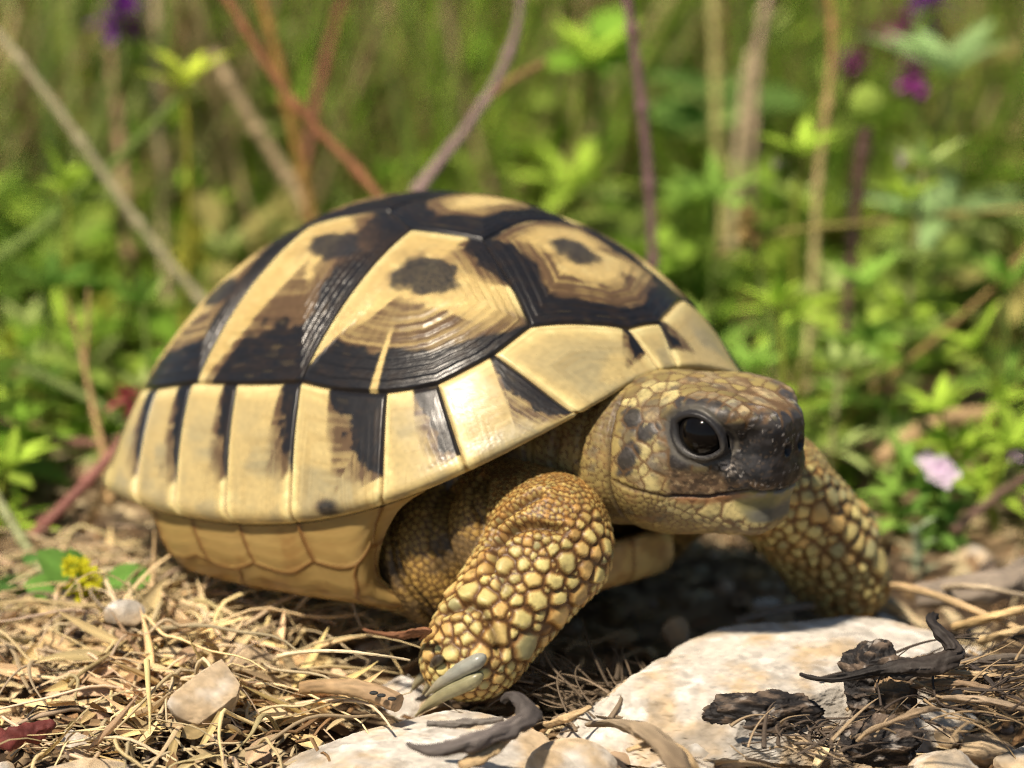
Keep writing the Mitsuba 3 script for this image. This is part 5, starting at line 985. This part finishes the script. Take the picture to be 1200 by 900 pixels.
# ------------------------------------------------------------------ the mass of weeds and grass behind
g = np.random.default_rng(77)
def weed_parts(p, h, col_, kind, q):
    out = []; lean_ = g.normal(0, .18, 2); tip = p + [lean_[0] * h, lean_[1] * h, h]
    if kind == 'whorl':
        out.append(tube([p, (p + tip) / 2 + g.normal(0, .004, 3), tip], [.0009, .0005], 5, 8, 1, np.array(col_) * [1.3, 1.1, 1]))
        for w in np.linspace(.35, 1, max(2, int(h / .022))):
            b = p + (tip - p) * w; L = g.uniform(.008, .015) * (1.2 - .3 * w)
            for a in np.arange(6) * 1.047 + g.uniform(0, 1): out.append(leaf(b, [math.cos(a), math.sin(a), .45 + .6 * (w > .95)], [0, 0, 1], L, L * .27, .25, .3, np.array(col_) * g.uniform(.7, 1.25), 'lance', 5, q))
    elif kind == 'broad':
        for j in range(g.integers(5, 10)):
            a, el = g.uniform(0, 6.28), g.uniform(.1, 1.1); d = np.array([math.cos(a) * math.cos(el), math.sin(a) * math.cos(el), math.sin(el)]); L = g.uniform(.010, .022)
            b = p + np.array([0, 0, h * g.uniform(.2, 1)]) + g.normal(0, .004, 3); out.append(leaf(b, d, [0, 0, 1], L, L * g.uniform(.4, .75), .3, .2, np.array(col_) * g.uniform(.7, 1.25), 'egg', 6, q))
        out.append(tube([p, p + [0, 0, h]], [.0009, .0006], 5, 5, 1, np.array(col_)))
    else:
        for j in range(g.integers(4, 9)):
            a = g.uniform(0, 6.28); L = h * g.uniform(.7, 1.4); out.append(leaf(p + g.normal(0, .004, 3) * [1, 1, 0], [.35 * math.cos(a), .35 * math.sin(a), 1], [math.cos(a), math.sin(a), .2], L, g.uniform(.0012, .0028), -g.uniform(.05, .45), .2, np.array(col_) * g.uniform(.75, 1.25), 'blade', 8, q))
    return out
GREENS = [(.21, .38, .045), (.29, .46, .06), (.38, .53, .08), (.14, .24, .04), (.42, .51, .17), (.26, .36, .07), (.32, .29, .10)]
parts = []; low = []
def where(y0, y1):
    y = g.uniform(y0, y1); half = (y + .70) * .205 + .05; return np.array([g.uniform(-half, half), y])
def clear(x, y):   # keep off the tortoise and the bare ground round it
    d = np.array([x, y]) - [OB[0] + .01, OB[1] + .01]; f2, l2 = d @ RB[:2, 0], d @ RB[:2, 1]
    return (f2 / .105) ** 2 + (l2 / .088) ** 2 > 1 and y > -.075 + .05 * (abs(x) < .12) + .030 * (x > .06)
for q in range(1500):
    x, y = where(-.09, .32) if q < 620 else where(.1, .9) if q < 1150 else where(.7, 1.9)
    if not clear(x, y) or (y < .12 and g.random() < .28): continue
    near = y < .12
    h = g.uniform(.012, .034) if near else g.uniform(.02, .05) if y < .22 else g.uniform(.03, .09) if y < .45 else g.uniform(.06, .18)
    kind = g.choice(['whorl', 'broad', 'grass'], p=[.42, .40, .18])
    parts += weed_parts(np.array([x, y, gz(x, y) - .002]), h, GREENS[g.integers(7)], kind, q)
v, f, c = join(parts); tag(put('weeds', v, f, 'leaf', color=c), 'dense mass of low green weeds growing behind the tortoise', 'weeds', kind='stuff')
parts = []
for q in range(760):
    x, y = where(.20, .6) if q < 300 else where(.3, 2.2)
    if not clear(x, y): continue
    dry = g.random() < .36; h = g.uniform(.05, .12) if y < .2 else g.uniform(.10, .26)
    parts += weed_parts(np.array([x, y, gz(x, y) - .002]), h, np.array([.50, .39, .21]) * g.uniform(.5, 1.15) if dry else GREENS[g.integers(7)], 'grass', q)
    if g.random() < .35:
        t_ = np.array([x, y, gz(x, y)]); parts.append(tube([t_, t_ + [g.normal(0, .03), g.normal(0, .03), h * 1.1], t_ + [g.normal(0, .07), g.normal(0, .05), h * 1.9]], [.0013, .0009], 5, 10, 1, (.45, .35, .19) if g.random() < .7 else (.28, .17, .09)))
v, f, c = join(parts); tag(put('grass', v, f, 'leaf', color=c), 'tall green and dry grass filling the background', 'grass', kind='stuff')
print('triangles', sum(len(meshkit.WRITTEN[d['filename']][1]) for d in scene.values() if d.get('type') == 'ply'))
